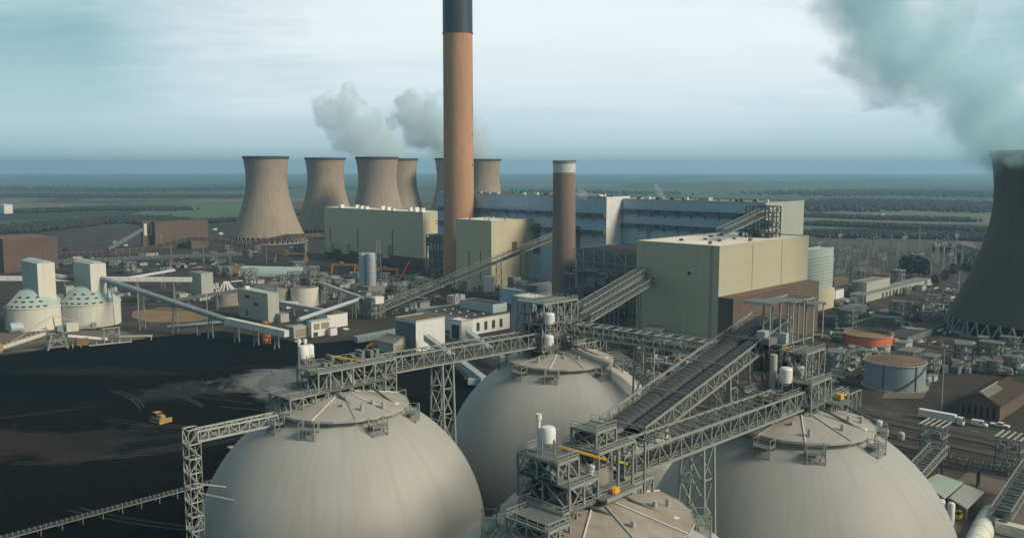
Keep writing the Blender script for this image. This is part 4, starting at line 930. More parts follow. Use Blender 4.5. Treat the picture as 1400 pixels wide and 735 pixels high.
# ------------------------------------------------------------------ the four storage domes
DC = [G(468, 562, 45), G(766, 498, 45), G(1093, 588, 45), G(814, 718, 45)]
RD, ZE, RC = 31.5, 17.0, 13.8
dome_lab = ['storage dome at left beside the coal yard, tall lattice stair tower reaching it', 'storage dome in the middle, partly behind the other three', 'storage dome at right, seen below the steep twin belt gallery', 'nearest storage dome, only its cap roof showing at the bottom edge']
DOMES = []
for k, c in enumerate(DC):
    P = Vector((c.x, c.y, 0)); root = thing('storage_dome', dome_lab[k], 'storage dome', P, 'storage domes'); DOMES.append(root)
    prof = [(RD-.6, 0)] + [(RD*math.cos(math.asin(min(1, abs(z-ZE)/RD)))*(1 if z > ZE else 1), z) for z in [4, 8, 12, 17]]
    prof[0] = (RD*.93, 0)
    a0, a1 = 0, math.acos(RC/RD*.985)
    prof += [(RD*math.cos(a1*i/26), ZE+RD*math.sin(a1*i/26)) for i in range(1, 27)]
    MB().lathe(P, prof, 128).build('shell', 'dome', root, True)
    NS = 20; ze = ZE+RD*math.sin(a1); rz = ze+1.5; off = R(4)
    MB().lathe(P, [(RC-.15, ze-.7), (RC-.15, rz-.05)], NS, off).build('ring_wall', 'concrete', root)
    MB().lathe(P, [(RC+.75, rz-.35), (RC+.75, rz), (3.2, rz+2.2), (.05, rz+2.35)], NS, off).build('cap_roof', 'cap_roof_rusty' if k == 3 else 'cap_roof', root)
    MB().lathe(P, [(RC+.76, rz-.45), (RC+.84, rz-.45), (RC+.84, rz+.05), (RC+.76, rz+.08)], NS, off).build('eaves_trim', 'steel_pale', root)
    MB().lathe(P, [(RC+.25, ze-.9), (RC+.45, ze-.9), (RC+.45, ze-.5), (RC+.25, ze-.5)], NS, off).build('lower_band', 'steel', root)
    for i in range(0, NS, 2):
        t = off+2*math.pi*i/NS; dd = Vector((math.cos(t), math.sin(t), 0))
        MB().beam(P+dd*(RC+.7)+Z*(rz+.10), P+dd*3.2+Z*(rz+2.32), .22, .14).build('roof_rib', 'white_paint' if i % 4 else 'steel_pale', root)
    rr = random.Random(k)
    for i in range(9):
        t = rr.uniform(0, 6.28); q = P+Vector((math.cos(t), math.sin(t), 0))*rr.uniform(6, 12)+Z*(rz+1.2); MB().tube(q-Z*1, q+Z*.8, .4, n=8).build('roof_nozzle', 'steel_pale', root)
    # access cages hanging off the ring
    for ang in (-104, -52, -8, 48, 115, 172, 222):
        t = R(ang+k*3); dd = Vector((math.cos(t), math.sin(t), 0)); tt = Vector((-dd.y, dd.x, 0)); q = P+dd*(RC+1.0)+Z*(ze-2.0)
        b = MB(); wv, dv, hv = 3.4, 2.2, 3.6
        for o in (-1, 1):
            for e in (0, 1):
                b.beam(q+tt*o*wv/2+dd*e*dv, q+tt*o*wv/2+dd*e*dv+Z*hv, .16)
            for z_ in (.1, 1.3, 2.4, hv): b.beam(q+tt*o*wv/2+Z*z_, q+tt*o*wv/2+dd*dv+Z*z_, .11)
            b.beam(q+tt*o*wv/2+dd*dv, q+tt*o*wv/2+Z*hv, .1)
        for z_ in (.1, .7, 1.3, 1.9, 2.4, 3, hv): b.beam(q-tt*wv/2+dd*dv+Z*z_, q+tt*wv/2+dd*dv+Z*z_, .1)
        for i in range(5): b.beam(q-tt*(wv/2-i*wv/4)+dd*dv, q-tt*(wv/2-i*wv/4)+dd*dv+Z*2.4, .08)
        b.obox(q-tt*wv/2, tt*wv, dd*dv, Z*.12); b.obox(q-tt*wv/2+Z*2.0, tt*wv, dd*dv, Z*.1)
        b.build('access_cage', 'steel', root)

def headhouse(k, label, spans, v0=-1.0, v1=7.5, bay=3.0, struts=((-5, .0), (5, .0)), seed=1, equip=1.0):
    """spans: list of (z_low, z_high, u0, u1, v0, v1) storeys of steelwork standing on the cap"""
    C = Vector((DC[k].x, DC[k].y, 0)) + (U*2.3-V*2.2 if k == 2 else Z*0); rr = random.Random(seed); root = thing('headhouse', label, 'steel headhouse', C+Z*46, 'steel headhouses on the storage domes')
    for (z0, z1, u0, u1, w0, w1) in spans:
        b = MB(); L_ = u1-u0; n = max(1, round(L_/bay)); nv = max(1, round((w1-w0)/4.2)); hh = z1-z0
        for j in range(nv+1):
            vv = w0+(w1-w0)*j/nv; O = C+V*vv+Z*z0
            b.beam(O+U*u0, O+U*u1, .3, .45)
            b.beam(O+U*u0+Z*hh, O+U*u1+Z*hh, .3, .42)
            for i in range(n+1):
                q = O+U*(u0+L_*i/n); b.beam(q, q+Z*hh, .3)
                if i < n and j in (0, nv):
                    q2 = O+U*(u0+L_*(i+1)/n)
                    if hh < 5.2 or i % 2 == 0:
                        if i % 2: b.beam(q+Z*hh, q2, .17)
                        else: b.beam(q, q2+Z*hh, .17)
        b.build('long_frame', 'steel', root)
        b = MB()
        for i in range(n+1):
            for z_ in (0, hh): b.beam(C+U*(u0+L_*i/n)+V*w0+Z*(z0+z_), C+U*(u0+L_*i/n)+V*w1+Z*(z0+z_), .24, .34)
            if i in (0, n):
                for j in range(nv):
                    a = C+U*(u0+L_*i/n)+V*(w0+(w1-w0)*j/nv)+Z*z0; c = a+V*(w1-w0)/nv
                    b.beam(a, c+Z*hh, .16); b.beam(a+Z*hh, c, .16)
        b.build('cross_frame', 'steel', root)
        MB().obox(C+U*u0+V*w0+Z*(z1-.02), U*L_, V*(w1-w0), Z*.1).build('deck', 'grating', root) if rr.random() < .8 or z1 < 53 else None
        b = MB()
        for (p, q) in ((C+U*u0+V*w0, C+U*u1+V*w0), (C+U*u1+V*w0, C+U*u1+V*w1), (C+U*u1+V*w1, C+U*u0+V*w1), (C+U*u0+V*w1, C+U*u0+V*w0)):
            p = p+Z*z1; q = q+Z*z1; m_ = max(1, int((q-p).length/1.6))
            for z_ in (.55, 1.1): b.beam(p+Z*z_, q+Z*z_, .08)
            for i in range(m_): b.beam(p.lerp(q, i/m_), p.lerp(q, i/m_)+Z*1.1, .07)
        b.build('handrail', 'rail_steel', root)
        for _ in range(int(L_*(w1-w0)/14*equip*2)):
            q = C+U*rr.uniform(u0+1, u1-1)+V*rr.uniform(w0+.8, w1-.8)+Z*(z0+.15); t = rr.random(); e = MB()
            if t < .35: e.box(q, rr.uniform(.8, 2.6), rr.uniform(.8, 1.8), rr.uniform(.6, min(2.4, hh*.7))); nm = 'machinery'
            elif t < .6: e.tube(q+Z*rr.uniform(.8, 2), q+Z*rr.uniform(.8, 2.4)+(U if rr.random() < .6 else V)*rr.uniform(1.5, 5), rr.uniform(.18, .45), n=8); nm = 'duct'
            elif t < .8: e.tube(q, q+Z*min(hh, rr.uniform(1.5, 3.5)), rr.uniform(.25, .6), n=10); nm = 'pipe'
            else: e.beam(q, q+U*rr.uniform(-3, 3)+Z*hh*.8, .5, .9); nm = 'chute'
            e.build(nm, rr.choice(['duct', 'steel', 'steel_dark', 'steel_pale', 'duct', 'grating']), root)
        # stair flight
        b = MB(); q = C+U*(u0+L_*.7)+V*(w0+.6)+Z*z0
        for i in range(int(hh/.3)): b.obox(q-U*(i*.32)+Z*(i*.3), U*.3, V*.9, Z*.06)
        b.beam(q, q-U*(hh*1.07)+Z*hh, .1, .25); b.beam(q+Z*1, q-U*(hh*1.07)+Z*(hh+1), .07); b.build('stair', 'rail_steel', root)
    # raking struts down to the cap roof
    zd = spans[0][1]
    for (uu, dv) in struts:
        for sg, vv in ((-1, spans[0][4]), (1, spans[0][5])):
            a = C+U*uu+V*vv+Z*(zd-.3); c = C+U*(uu+dv)+V*(sg*10.2)+Z*46.9
            MB().tube(a, c, .26, n=8).build('strut', 'steel_dark', root)
            MB().box(c-Z*.3, 1.0, .8, .9).build('strut_foot', 'white_paint', root)
    return root, C
def bin_(root, q, r, h, pipe=2.5, m='white_paint'):
    o = MB().lathe(q, [(.3, -.9), (r, 0), (r, h), (r*.8, h+.35), (.05, h+.5)], 20).build('filter_bin', m, root, True)
    b = MB()
    for a, c in ((1, 1), (1, -1), (-1, 1), (-1, -1)): b.beam(q+Vector((a*r*.8, c*r*.8, -2)), q+Vector((a*r*.8, c*r*.8, .6)), .14)
    b.build('bin_leg', 'steel', o)
    if pipe: MB().tube(q+V*(r+.7)-Z*2, q+V*(r+.7)+Z*(h+pipe*.4), .28, n=10).tube(q+V*(r+.7)+Z*(h+pipe*.4), q+V*(r+.7)+Z*(h+pipe*.4+.9), .45, n=10).build('vent_pipe', m, root)

r1, C1 = headhouse(0, 'long steel headhouse on the left dome with a pair of white bins', [(46.6, 50.3, -13.5, 14.5, -.8, 7.4), (50.3, 54.6, -6.5, 14.5, -.8, 7.4)], struts=((-2.5, .5), (6.5, .5)), seed=3, equip=1.8)
MB().obox(C1+U*-13+V*8+Z*50.2, U*10, V*4, Z*.2).build('side_deck', 'grating', r1)
bin_(r1, C1-U*6.2+V*5.0+Z*57.2, 1.15, 2.4, 1.5); bin_(r1, C1-U*4.0+V*6.2+Z*57.0, 1.0, 2.3, 1.2)
MB().beam(C1+U*1+V*5+Z*56.4, C1+U*4.5+V*-.5+Z*55.8, .35, .3).build('monorail_beam', 'yellow_paint', r1)
b = MB()
for i in range(14): q = C1+U*(-2+i*1.2)+V*rnd.uniform(2, 7)+Z*54.9; b.box(q, .9, rnd.uniform(1, 3), rnd.uniform(.4, 1.6))
b.build('roof_machinery', 'duct', r1)
r2, C2 = headhouse(1, 'tall multi storey steel headhouse on the middle dome', [(46.6, 49.9, -8, 9.5, -1, 8), (49.9, 53.4, -8.5, 6, -1, 8.5), (53.4, 57, -8.5, 6, -1, 8.5), (57, 62.5, -8, 6, -1, 8.5)], struts=((-4, 2.5), (5.5, 1.5)), seed=5, equip=1.8)
bin_(r2, C2-U*7.0-V*2.2+Z*57.6, 1.35, 2.4, 0); bin_(r2, C2-U*7.0-V*2.0+Z*51.8, 1.3, 2.2, 0)
lp = MB(); lattice_face(lp, C2+U*8+V*3+Z*46, U, 11, 3.6, 4, 1, .22); lattice_face(lp, C2+U*8-V*1+Z*46, U, 11, 3.6, 4, 1, .22); lp.build('end_truss', 'steel', r2)
r3, C3 = headhouse(2, 'steel headhouse on the right dome with a small yellow hoist', [(46.6, 50.6, -4.5, 13.5, -1, 7.6), (50.6, 55.4, -4.5, 4.5, -1, 8.5), (50.6, 53.6, -13, -4.5, 1, 9), (55.4, 60.8, -2, 6.5, 1.5, 9)], struts=((-1, .8), (6.5, .8)), seed=8, equip=1.8)
bin_(r3, C3-U*5.5+V*4+Z*55.4, 1.3, 2.6, 0); bin_(r3, C3-U*0+V*4+Z*56.0, 1.3, 1.6, 0, 'silo_blue')
MB().tube(C3-U*5+V*7+Z*53, C3-U*5+V*7+Z*60.5, .75, n=14).build('exhaust_stack', 'steel_pale', r3)
MB().box(C3+U*6.4-V*2.2+Z*50.7, 1.5, 1.1, 1.1).build('hoist', 'yellow_paint', r3); MB().obox(C3+U*2-V*4.2+Z*50.3, U*6, V*3.4, Z*.25).build('side_deck', 'grating', r3)
MB().beam(C3-U*1+V*8+Z*61, C3+U*3+V*7+Z*61, .35).build('monorail_beam', 'yellow_paint', r3)
lp = MB(); lattice_face(lp, C3+U*13-V*1+Z*46, U, 7, 4, 3, 1, .22); lattice_face(lp, C3+U*13+V*3+Z*46, U, 7, 4, 3, 1, .22); lattice_face(lp, C3+U*15+V*3+Z*38, V, 4, 9, 1, 3, .3); lp.build('end_truss', 'steel', r3)
r4, C4 = headhouse(3, 'nearest steel headhouse with yellow beams, blue drum and yellow winch', [(46.6, 49.8, -9.5, 12.5, -1.6, 6.8), (49.8, 53.2, -8, -1.6, -1.6, 8.5), (53.2, 56.2, -8, -3.4, .6, 8.5), (49.8, 55, 2.6, 12, 1.6, 8.6), (46.6, 49, -14, -9.5, -3, 5), (55, 57.6, 4, 9, 3.2, 8.2)], struts=((-3.5, 3), (3.2, 2.6)), seed=11, equip=2.6)
bin_(r4, C4-U*5.6+V*4.6+Z*58.2, 1.15, 1.9, 2.6)
b = MB(); b.obox(C4-U*8+V*1+Z*56.3, U*4, V*6, Z*.15); b.build('side_deck', 'grating', r4)
MB().obox(C4-U*2+V*-3.6+Z*49.9, U*8.5, V*4.6, Z*.3).build('platform', 'duct', r4)
MB().beam(C4-U*2-V*3.6+Z*50.3, C4+U*6.5-V*3.6+Z*50.3, .25, .5).build('platform_edge', 'steel', r4)
q = C4-U*1.4-V*1.0+Z*50.2; MB().lathe(q, [(.42, 0), (.42, 1.35), (.3, 1.5), (.05, 1.55)], 16).build('drum', 'blue_paint', r4, True)
q = C4+U*1.9-V*2.2+Z*50.2; o = MB().box(q, 1.15, .8, .8).build('winch', 'yellow_paint', r4); MB().tube(q-U*.7+Z*.45-V*.3, q-U*.7+Z*.45+V*.3, .38, n=12).build('winch_drum', 'orange_paint', o)
MB().beam(C4-U*2.2+V*5.5+Z*56.6, C4+U*2.4-V*.2+Z*54.6, .3, .3).build('monorail_beam', 'yellow_paint', r4); MB().beam(C4+U*5.5-V*.2+Z*53.6, C4+U*7-V*.5+Z*53.0, .3, .3).build('monorail_beam', 'yellow_paint', r4)
for uu in (3.2, 6.8, 10): MB().beam(C4+U*uu-V*1.7+Z*46.4, C4+U*uu-V*1.7+Z*56.0, .3).build('post', 'steel', r4)
MB().tube(C4-U*.6+V*1+Z*51.5, C4-U*.1+V*.6+Z*54.2, .45, n=10).build('duct', 'silo_cream', r4)
MB().obox(C4-U*.8+V*1.5+Z*50, U*7, V*.3, Z*2.6).build('screen', 'concrete', r4)
for (uu, vv) in ((-12.5, 4), (-12.5, -2)):
    b = MB(); lattice_face(b, C4+U*-13.5+V*vv+Z*46.6, U, 4.2, 3.0, 2, 1, .2); b.build('end_frame', 'steel', r4)
MB().obox(C4-U*13.5-V*2+Z*49.6, U*4, V*6, Z*.12).build('end_deck', 'grating', r4)
b = MB(); b.beam(C4-U*13.5+V*6+Z*46.5, C4-U*26+V*8+Z*36, .25, .3); b.beam(C4-U*13.5+V*7.2+Z*46.5, C4-U*26+V*9.2+Z*36, .25, .3)
for i in range(24): f = i/24; b.beam((C4-U*13.5+V*6+Z*46.5).lerp(C4-U*26+V*8+Z*36, f), (C4-U*13.5+V*7.2+Z*46.5).lerp(C4-U*26+V*9.2+Z*36, f), .1); b.beam((C4-U*13.5+V*6+Z*46.5).lerp(C4-U*26+V*8+Z*36, f), (C4-U*13.5+V*6+Z*47.5).lerp(C4-U*26+V*8+Z*37, f), .07)
b.beam(C4-U*13.5+V*6+Z*47.5, C4-U*26+V*8+Z*37, .08); b.build('dome_stair', 'rail_steel', r4)

# galleries between the domes
gallery('belt_gallery', 'lattice belt gallery joining the left dome to the middle dome', C1+U*14.5+V*3.2+Z*51, C2-U*8.5+V*3.2+Z*51, 5, 3.6, sup=(.36,), supw=4.5, tower=True)
gallery('belt_gallery', 'lattice belt gallery joining the nearest dome to the right dome', C4+U*7.5+V*3+Z*50.2, C3-U*4.5+V*3+Z*50.2, 5.4, 3.6, sup=(.42,), supw=4.5, tower=True)
gallery('belt_gallery', 'lattice belt gallery running right from the middle dome behind the twin belt gallery', C2+U*3-V*1+Z*53.4, C2+U*8-V*52+Z*53, 5, 3.0, sup=(.45, .9), supw=4, tower=True)
gallery('twin_belt_gallery', 'wide steep gallery with two dark belts climbing to the right', DY(852, 598, 149), DY(1056, 446, 196), 9.4, 2.8, belts=2, sup=(.52, .66, .8), supw=8.5, cover=False, bw=3.2, m='steel', mb='belt', msup='steel', hood=True)
P = G(1006, 545); 
# transfer tower at the top of the twin belt gallery
root = thing('transfer_tower', 'open steel transfer tower with flat canopies above the right dome', 'transfer tower', C3+V*14); O = C3+V*6.5-U*4.5
b = MB()
for z0, z1, a, c in ((44, 50, 0, 16), (50, 56, 0, 16), (56, 62, 2, 16), (62, 70.5, 5, 16)):
    for vv in (0, 6): 
        lattice_face(b, O+U*a+V*vv+Z*z0, U, c-a, z1-z0, 3, 1, .28, diag=(z0 < 60))
    for uu in (a, c):
        b.beam(O+U*uu+Z*z1, O+U*uu+V*6+Z*z1, .28)
for uu in (0, 8, 16):
    for vv in (0, 6): b.beam(O+U*uu+V*vv, O+U*uu+V*vv+Z*44, .5)
b.build('frame', 'steel', root)
for z_, a, c in ((50, 0, 16), (56, 0, 16), (62, 2, 12)): MB().obox(O+U*a+Z*z_, U*(c-a), V*6, Z*.12).build('deck', 'grating', root)
for (a, c, z_, vv) in ((5, 10.5, 70.6, -1), (11.2, 16.5, 69.6, -2.5), (-1, 4, 70.8, 1)):
    MB().obox(O+U*a+V*vv+Z*z_, U*(c-a), V*6.5, Z*.12).build('canopy', 'cladding_slate', root); b = MB()
    for uu in (a, c): b.beam(O+U*uu+V*vv+Z*(z_-.2), O+U*uu+V*(vv+6.5)+Z*(z_-.2), .22, .4)
    for uu in (a+.3, c-.3): b.beam(O+U*uu+V*(vv+.5)+Z*62, O+U*uu+V*(vv+.5)+Z*z_, .2)
    b.build('canopy_frame', 'steel_pale', root)
for i in range(22):
    q = O+U*rnd.uniform(1, 15)+V*rnd.uniform(0, 6)+Z*rnd.choice([50.2, 56.2, 62.2]); (MB().box(q, rnd.uniform(1, 3), rnd.uniform(1, 2), rnd.uniform(.8, 2.6)) if i % 3 else MB().tube(q, q+Z*2.5, .5)).build('machinery', rnd.choice(['duct', 'steel_dark', 'steel_pale', 'silo_blue']), root)
# far pair of inclined galleries behind the middle dome
gallery('belt_gallery', 'lattice gallery climbing behind the middle dome to the dark steelwork, upper one', DY(790, 428, 385), DY(905, 358, 535), 5, 3.4, sup=(.3, .6, .85), supw=4, step=4, msup='steel_dark')
gallery('belt_gallery', 'lattice gallery climbing behind the middle dome to the dark steelwork, lower one', DY(800, 440, 372), DY(905, 377, 520), 5, 3.4, sup=(.3, .6, .85), supw=4, step=4, msup='steel_dark')
gallery('belt_gallery', 'long lattice conveyor rising across the middle to the boiler house', DY(517, 426, 575), DY(822, 299, 742), 5.5, 4.2, sup=(.12, .3, .48, .62, .8, .93), supw=5, step=6, cover=False)
gallery('belt_gallery', 'lattice conveyor rising to the steel frame on the boiler house end', DY(985, 322, 500), DY(1045, 294, 525), 5, 4, sup=(), step=4)
gallery('belt_gallery', 'low lattice walkway descending right behind the middle dome', G(836, 488, 30), G(905, 530, 28), 4, 2, sup=(.8,), step=3, cover=False)
for (px, pt, pb, y, wd, hh, lab) in ((822, 294, 330, 738, 14, 0, 'dark steel tower receiving the long lattice conveyor at the boiler house'), (1050, 283, 322, 520, 15, 0, 'dark steel tower in front of the pale boiler house end wall')):
    P = DY(px, pb, y); zb_ = 0; zt = ztop(P, pt); P = Vector((P.x, P.y, 0)); root = thing('transfer_tower', lab, 'transfer tower', P); b = MB()
    for o, a in ((Vector(), U), (Vector(), V), (U*wd, V), (V*wd, U)): lattice_face(b, P+o+Z*20, a, wd, zt-20, 3, 9, .55)
    for o in (Vector(), U*wd, V*wd): b.beam(P+o, P+o+Z*20, .8)
    b.build('frame', 'steel_dark', root); b = MB(); [b.obox(P+Z*z_+U*.3+V*.3, U*(wd-.6), V*(wd-.6), Z*.3) for z_ in range(36, int(zt), 6)]; b.build('deck', 'grating', root)
    b = MB(); [b.box(P+U*rnd.uniform(2, wd-2)+V*rnd.uniform(2, wd-2)+Z*rnd.uniform(40, zt-5), 4, 4, 3.5) for _ in range(9)]; b.build('machinery', 'cladding_slate', root)
P = DY(828, 330, 720); tag(MB().lathe(Vector((P.x, P.y, 0)), [(3, 0), (3, P.z+3), (2.5, P.z+4), (.05, P.z+4)], 20).build('pale_column', 'silo_blue', smooth=True), 'pale cylindrical vessel under the dark conveyor tower by the boiler house', 'tank')

# lattice stair tower at the left with its gallery to the dome
P = G(262, 600, 45); Pg = Vector((P.x, P.y, 0)); root = thing('stair_tower', 'tall slim lattice stair tower at left beside the coal yard', 'stair tower', Pg); b = MB(); wt = 2.5
for o, a in ((Vector(), U), (Vector(), V), (U*wt, V), (V*wt, U)): lattice_face(b, Pg+o-U*wt/2-V*wt/2, a, wt, 47.2, 1, 16, .2)
b.build('frame', 'steel_pale', root); b = MB()
for i in range(16):
    z_ = i*47.2/16; q = Pg-U*wt/2-V*wt/2+Z*z_
    if i % 2: b.beam(q+U*.3+V*.5, q+U*(wt-.3)+V*.5+Z*2.9, .5, .12)
    else: b.beam(q+U*(wt-.3)+V*1.6, q+U*.3+V*1.6+Z*2.9, .5, .12)
    b.obox(q, U*.6, V*wt, Z*.1)
b.build('stair', 'steel', root)
gallery('walkway_bridge', 'slim lattice footbridge from the stair tower to the left dome', Pg+U*1+Z*44.6, C1-U*15.2+V*2+Z*45.2, 2.4, 2.0, belts=0, step=2, m='steel_pale')
b = MB()
for z_, e in ((36, .5), (34.2, -.5)): b.beam(Pg+Z*z_, C1-U*27+V*(4*e)+Z*(z_-1.5), .22)
b.build('tie_rod', 'steel_pale', root)
# ground belt at bottom left
A = G(-40, 745, 2.2); B = G(330, 646, 2.2); root = thing('yard_conveyor', 'low yard belt conveyor with studded idlers at the bottom left', 'conveyor', Vector((A.x, A.y, 0)))
d = (B-A).normalized(); s = Vector((-d.y, d.x, 0)); MB().beam(A, B, 1.6, .25).build('belt', 'belt', root)
b = MB()
n = int((B-A).length/1.35)
for i in range(n): q = A.lerp(B, i/n); b.beam(q-s*1.2, q-s*1.2+Z*.75, .22); b.beam(q-s*1.2+Z*.7, q-s*.6+Z*.7, .22)
b.build('idler', 'concrete', root); b = MB(); b.beam(A-s*1.3-Z*.3, B-s*1.3-Z*.3, .25, .3); b.beam(A+s*1.3-Z*.3, B+s*1.3-Z*.3, .25, .3); b.build('stringer', 'steel', root)
b = MB()
for i in range(0, n, 4): q = A.lerp(B, i/n); b.beam(Vector((q.x, q.y, 0))-s*1.3, q-s*1.3-Z*.3, .2); b.beam(Vector((q.x, q.y, 0))+s*1.3, q+s*1.3-Z*.3, .2)
b.build('leg', 'steel', root)
# ------------------------------------------------------------------ tanks on the right
tank(1187, 468, 63, 455, 'open topped orange red tank behind the grey tank', 'tank_red', 'ochre', 0, rail=True, open_=True, name='storage_tank')
tank(1222.5, 527, 79, 492, 'large blue grey tank with streaked wall and brown roof', 'tank_grey', 'roof_brown', .14, rail=True, stair=True)
P = G(1212, 431); root = thing('settling_tank', 'low round ring tank with pale inner wall beyond the orange red tank', 'tank', P)
MB().lathe(P, [(11, 0), (11, 1.4), (10.4, 1.4), (10.4, .1)], 40).build('wall', 'cladding_white', root, True); MB().disc(P+Z*.35, 10.4, 32).build('surface', 'void', root); MB().beam(P-U*10.6+Z*1.5, P+U*10.6+Z*1.5, .8, .3).build('bridge', 'steel_dark', root)
# floodlight mast
P = G(1286.5, 563); root = thing('floodlight_mast', 'tall slim floodlight mast beside the parked trailer', 'lamp post', P, None); zt = ztop(P, 473)
MB().tube(P, P+Z*zt, .38, .16, 10).build('pole', 'steel', root); b = MB(); b.lathe(P+Z*(zt-.3), [(.2, 0), (1.1, 0), (1.1, .3), (.2, .3)], 16); b.build('head_ring', 'steel_dark', root)
for i in range(4):
    t = i*math.pi/2; MB().box(P+Vector((math.cos(t), math.sin(t), 0))*1.1+Z*(zt-.1), .7, .5, .5).build('floodlight', 'steel_pale', root)
for i, (x, yb, yt) in enumerate([(1180, 418, 372), (1310, 405, 372), (222, 362, 322), (18, 362, 338), (190, 440, 396), (284, 448, 404)]):
    P = G(x, yb); zt = ztop(P, yt); root = thing('light_mast', ['slim light mast in front of the pale box shaped storey', 'slim light mast at the left edge of the big dark tower', 'slim light mast under the winding brown gallery', 'slim light mast against the brown building at far left', 'lattice pylon beneath the long teal tube, left one', 'lattice pylon beneath the long teal tube, right one'][i], 'mast', P)
    MB().tube(P, P+Z*zt, .35, .2, 8).build('pole', 'steel_pale', root); MB().box(P+Z*zt, 1.6, .5, .5).build('floodlight', 'steel_pale', root)

# ------------------------------------------------------------------ vehicles
vd = V.copy()                                        # road runs along V here
def wheels(root, P, d, s, xs, w, r=.5):
    for x in xs:
        for sg in (-1, 1):
            q = P+d*x+s*sg*(w/2-.14)+Z*r; o = MB().tube(q-s*.15, q+s*.15, r, n=14).build('wheel', 'rubber', root); MB().tube(q+s*sg*.1, q+s*sg*.17, r*.5, n=10).build('rim', 'steel_pale', o)
def trailer(px, py, L_, label):
    P = G(px, py); d, s = -V, U; root = thing('lorry', label, 'lorry', P)
    MB().obox(P-d*L_/2-s*1.3+Z*1.2, d*L_, s*2.6, Z*2.8).build('cargo_box', 'silo_cream', root); MB().obox(P-d*L_/2-s*1.28+Z*4.0, d*L_, s*2.56, Z*.06).build('box_roof', 'white_paint', root)
    MB().obox(P-d*L_/2-s*.5+Z*.8, d*L_, s*1.0, Z*.4).build('chassis', 'steel_dark', root)
    c = MB(); q = P+d*(L_/2+.6)-s*1.2; c.add([q+Z*.7, q+d*2.3+Z*.7, q+d*2.3+Z*2.0, q+d*1.9+Z*3.4, q+Z*3.5]+[x+s*2.4 for x in (q+Z*.7, q+d*2.3+Z*.7, q+d*2.3+Z*2.0, q+d*1.9+Z*3.4, q+Z*3.5)], [(0,1,2,3,4),(9,8,7,6,5),(0,5,6,1),(1,6,7,2),(2,7,8,3),(3,8,9,4),(4,9,5,0)])
    c.build('cab', 'silo_cream', root); MB().add([q+d*2.32+Z*2.05+s*.15, q+d*2.32+Z*2.05+s*2.25, q+d*1.93+Z*3.3+s*2.25, q+d*1.93+Z*3.3+s*.15], [(0, 1, 2, 3)]).build('windscreen', 'glass', root)
    wheels(root, P, d, s, (-L_/2+1.2, -L_/2+2.5, -L_/2+3.8, L_/2-.5, L_/2+1.9), 2.5)
trailer(1281, 576, 13.6, 'pale box lorry parked on the road beside the floodlight mast')
def van(px, py, d, label, m='white_paint', k='van', group=None, L_=5.6, w=2.0, h=2.3):
    P = G(px, py); s = Vector((-d.y, d.x, 0)); root = thing(k, label, k.replace('_', ' '), P, group)
    q = P-d*L_/2-s*w/2
    if k == 'van': pr = [(0, .35), (L_, .35), (L_, 1.0), (L_*.86, 1.25), (L_*.72, h), (.1, h), (0, h-.2)]
    elif k == 'pickup': pr = [(0, .4), (L_, .4), (L_, 1.05), (L_*.76, 1.15), (L_*.66, 1.8), (L_*.40, 1.8), (L_*.38, 1.05), (0, 1.05)]
    else: pr = [(0, .3), (L_, .3), (L_, .75), (L_*.78, .92), (L_*.62, 1.42), (L_*.22, 1.42), (.05, .95), (0, .9)]
    n = len(pr); vs = [q+d*x+Z*z_ for x, z_ in pr]; vs += [p+s*w for p in vs]
    MB().add(vs, [tuple(range(n))[::-1], tuple(range(n, 2*n))]+[(i, i+n, (i+1) % n+n, (i+1) % n) for i in range(n)]).build('body', m, root)
    if k == 'van': g = [(L_*.85, 1.3), (L_*.73, h-.12)]; sw = (L_*.55, L_*.7, 1.35, h-.25)
    elif k == 'pickup': g = [(L_*.75, 1.2), (L_*.67, 1.75)]; sw = (L_*.42, L_*.64, 1.15, 1.7)
    else: g = [(L_*.77, .98), (L_*.63, 1.38)]; sw = (L_*.26, L_*.6, .95, 1.33)
    o = Vector((0, 0, .03))+d*.03
    MB().add([q+d*g[0][0]+Z*g[0][1]+s*.1+o, q+d*g[0][0]+Z*g[0][1]+s*(w-.1)+o, q+d*g[1][0]+Z*g[1][1]+s*(w-.1)+o, q+d*g[1][0]+Z*g[1][1]+s*.1+o], [(0, 1, 2, 3)]).build('windscreen', 'glass', root)
    for sg in (-.015, w+.015): MB().add([q+s*sg+d*sw[0]+Z*sw[2], q+s*sg+d*sw[1]+Z*sw[2], q+s*sg+d*(sw[1]-.1)+Z*sw[3], q+s*sg+d*(sw[0]+.1)+Z*sw[3]], [(0, 1, 2, 3)]).build('side_window', 'glass', root)
    wheels(root, P, d, s, (-L_*.32, L_*.32), w, .34)
    return root
van(1339, 582, -V, 'white van on the road just right of the pale box lorry')
van(1367, 583, -V, 'white pickup with flat bed by the rusty shed', k='pickup', L_=6.5)
car0 = van(1180, 470, U, 'small white car parked in the yard among the plant buildings', k='car', group='small white cars about the plant', L_=4.4, w=1.8)
pts = [(1300, 455), (1246, 444), (1252, 446), (1268, 456), (1290, 398), (1296, 396), (1302, 399), (1285, 591), (1226, 400), (1330, 470), (1345, 482), (173, 366), (216, 362), (292, 362), (290, 356), (408, 468), (546, 452), (473, 451), (1310, 480), (1160, 505), (700, 505), (868, 470), (1150, 540), (1140, 523), (250, 362), (190, 354), (350, 388), (60, 358), (420, 425), (1258, 468)]
for i, (x, y) in enumerate(pts): copy_tree(car0, G(x, y), rnd.choice([0, 1.57, .3, 3.1]), label='small white car parked in the yard among the plant buildings')
